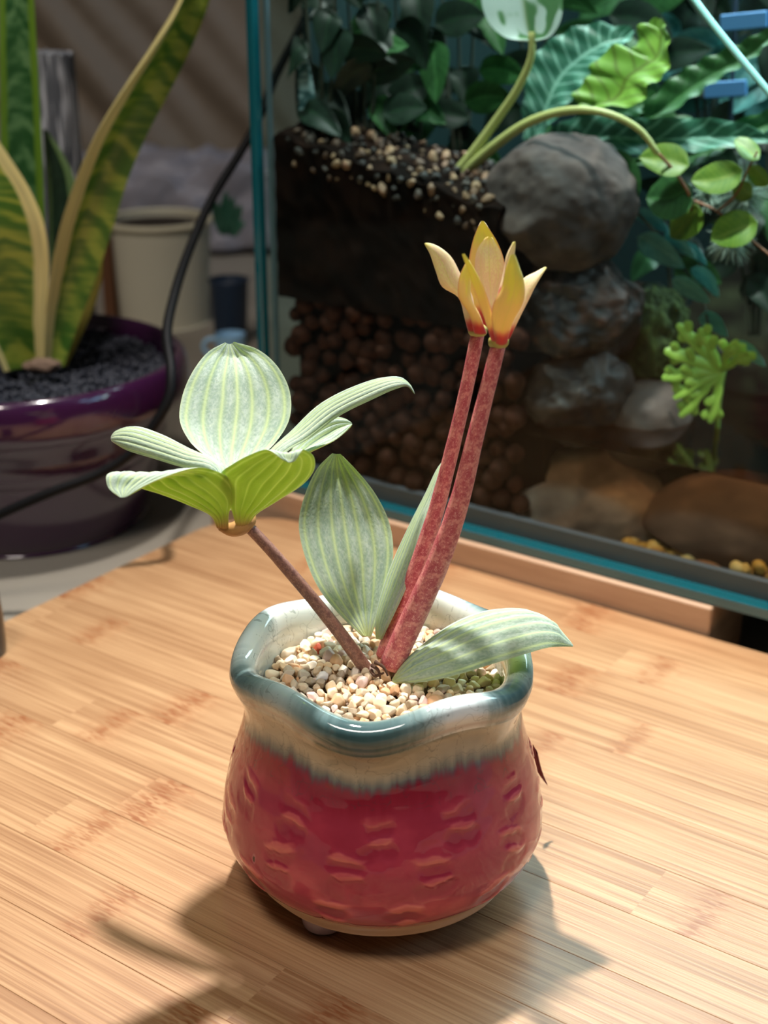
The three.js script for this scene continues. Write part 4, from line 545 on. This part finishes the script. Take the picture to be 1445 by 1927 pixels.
{ const c = thing('pale_blue_cup', 'pale blue ceramic cup on the table near the tank corner', 'cup', P(432, 590, -0.52).setY(-0.018));
  part(c, 'cup_body', new THREE.LatheGeometry([[0.0001, 0], [0.007, 0], [0.008, 0.001], [0.0095, 0.018], [0.0085, 0.018], [0.007, 0.003], [0.0001, 0.003]].map((q) => new THREE.Vector2(...q)), 32), mat(0xa8d8f8, 0.35), true);
  part(c, 'handle', new THREE.TorusGeometry(0.005, 0.0014, 8, 20).translate(-0.0115, 0.010, 0), mat(0xa8d8f8, 0.35), true); }
meshThing('blue_stone', stoneGeo(8, 0.009, 0.008, 0.008, 0.06, 1.2, 71, [[150, 196, 226], [180, 216, 240], [205, 232, 250]]), mat(0xffffff, 0.4, { vertexColors: true }), P(458, 618, -0.47).setY(-0.0105), 'light blue rounded stone behind the tank corner edge', 'stone');
// crumpled pale sheet and hanging brown cloth
function cloth(fn, nx, ny, th) {
  const pos = [], uv = [], idx = [];
  for (const s of [0, 1]) for (let i = 0; i <= ny; i++) for (let j = 0; j <= nx; j++) { const p = fn(j / nx, i / ny); pos.push(p.x, p.y, p.z - s * th); uv.push(j / nx, i / ny); }
  const N = nx + 1, hN = N * (ny + 1);
  for (let i = 0; i < ny; i++) for (let j = 0; j < nx; j++) { const a = i * N + j; idx.push(a, a + 1, a + N, a + 1, a + N + 1, a + N, hN + a, hN + a + N, hN + a + 1, hN + a + 1, hN + a + N, hN + a + N + 1); }
  for (let j = 0; j < nx; j++) { idx.push(j, hN + j, j + 1, j + 1, hN + j, hN + j + 1); const t = ny * N + j; idx.push(t, t + 1, hN + t, t + 1, hN + t + 1, hN + t); }
  const g = new THREE.BufferGeometry(); g.setAttribute('position', new THREE.Float32BufferAttribute(pos, 3)); g.setAttribute('uv', new THREE.Float32BufferAttribute(uv, 2)); g.setIndex(idx); g.computeVertexNormals(); return g;
}
meshThing('curtain', cloth((u, v) => { const x = -0.75 + u * 1.6, y = -0.017 + v * 0.9, q = x * 1.0 + (y - 0.1) * 0.75; return V(x, y, -1.08 + 0.0035 * Math.sin(q * 130 + 14 * fbm(q * 6 + 9, y * 2 + 5, 1, 2)) + 0.03 * fbm(q * 26 + 30, y * 4 + 3, 2, 3)); }, 360, 60, 0.003), mat(0x8f8170, 0.6, { sheen: 0.4 }), null, 'brown draped curtain with slanting folds behind everything', 'curtain');
meshThing('crumpled_sheet', (() => { const g = new THREE.BoxGeometry(0.30, 0.062, 0.12, 60, 14, 26), p = g.attributes.position; for (let i = 0; i < p.count; i++) { const x = p.getX(i), y = p.getY(i), z = p.getZ(i), n = fbm(x * 34 + 9, z * 40 + 9, y * 30 + 2, 4) - 0.5, k = Math.abs(vn(x * 50 + 20, z * 50 + 20, y * 50) - 0.5); p.setXYZ(i, x + n * 0.01, y < -0.03 ? y : y + n * 0.03 - k * 0.01, z + n * 0.03); } const m = mergeVertices((g.deleteAttribute('normal'), g.deleteAttribute('uv'), g), 1e-6); m.computeVertexNormals(); return m; })(), mat(0x96939a, 0.5), V(-0.12, 0.0185, -0.88), 'crumpled grey white sheet lying along the back of the table', 'sheet');

renderer.render(scene, camera);
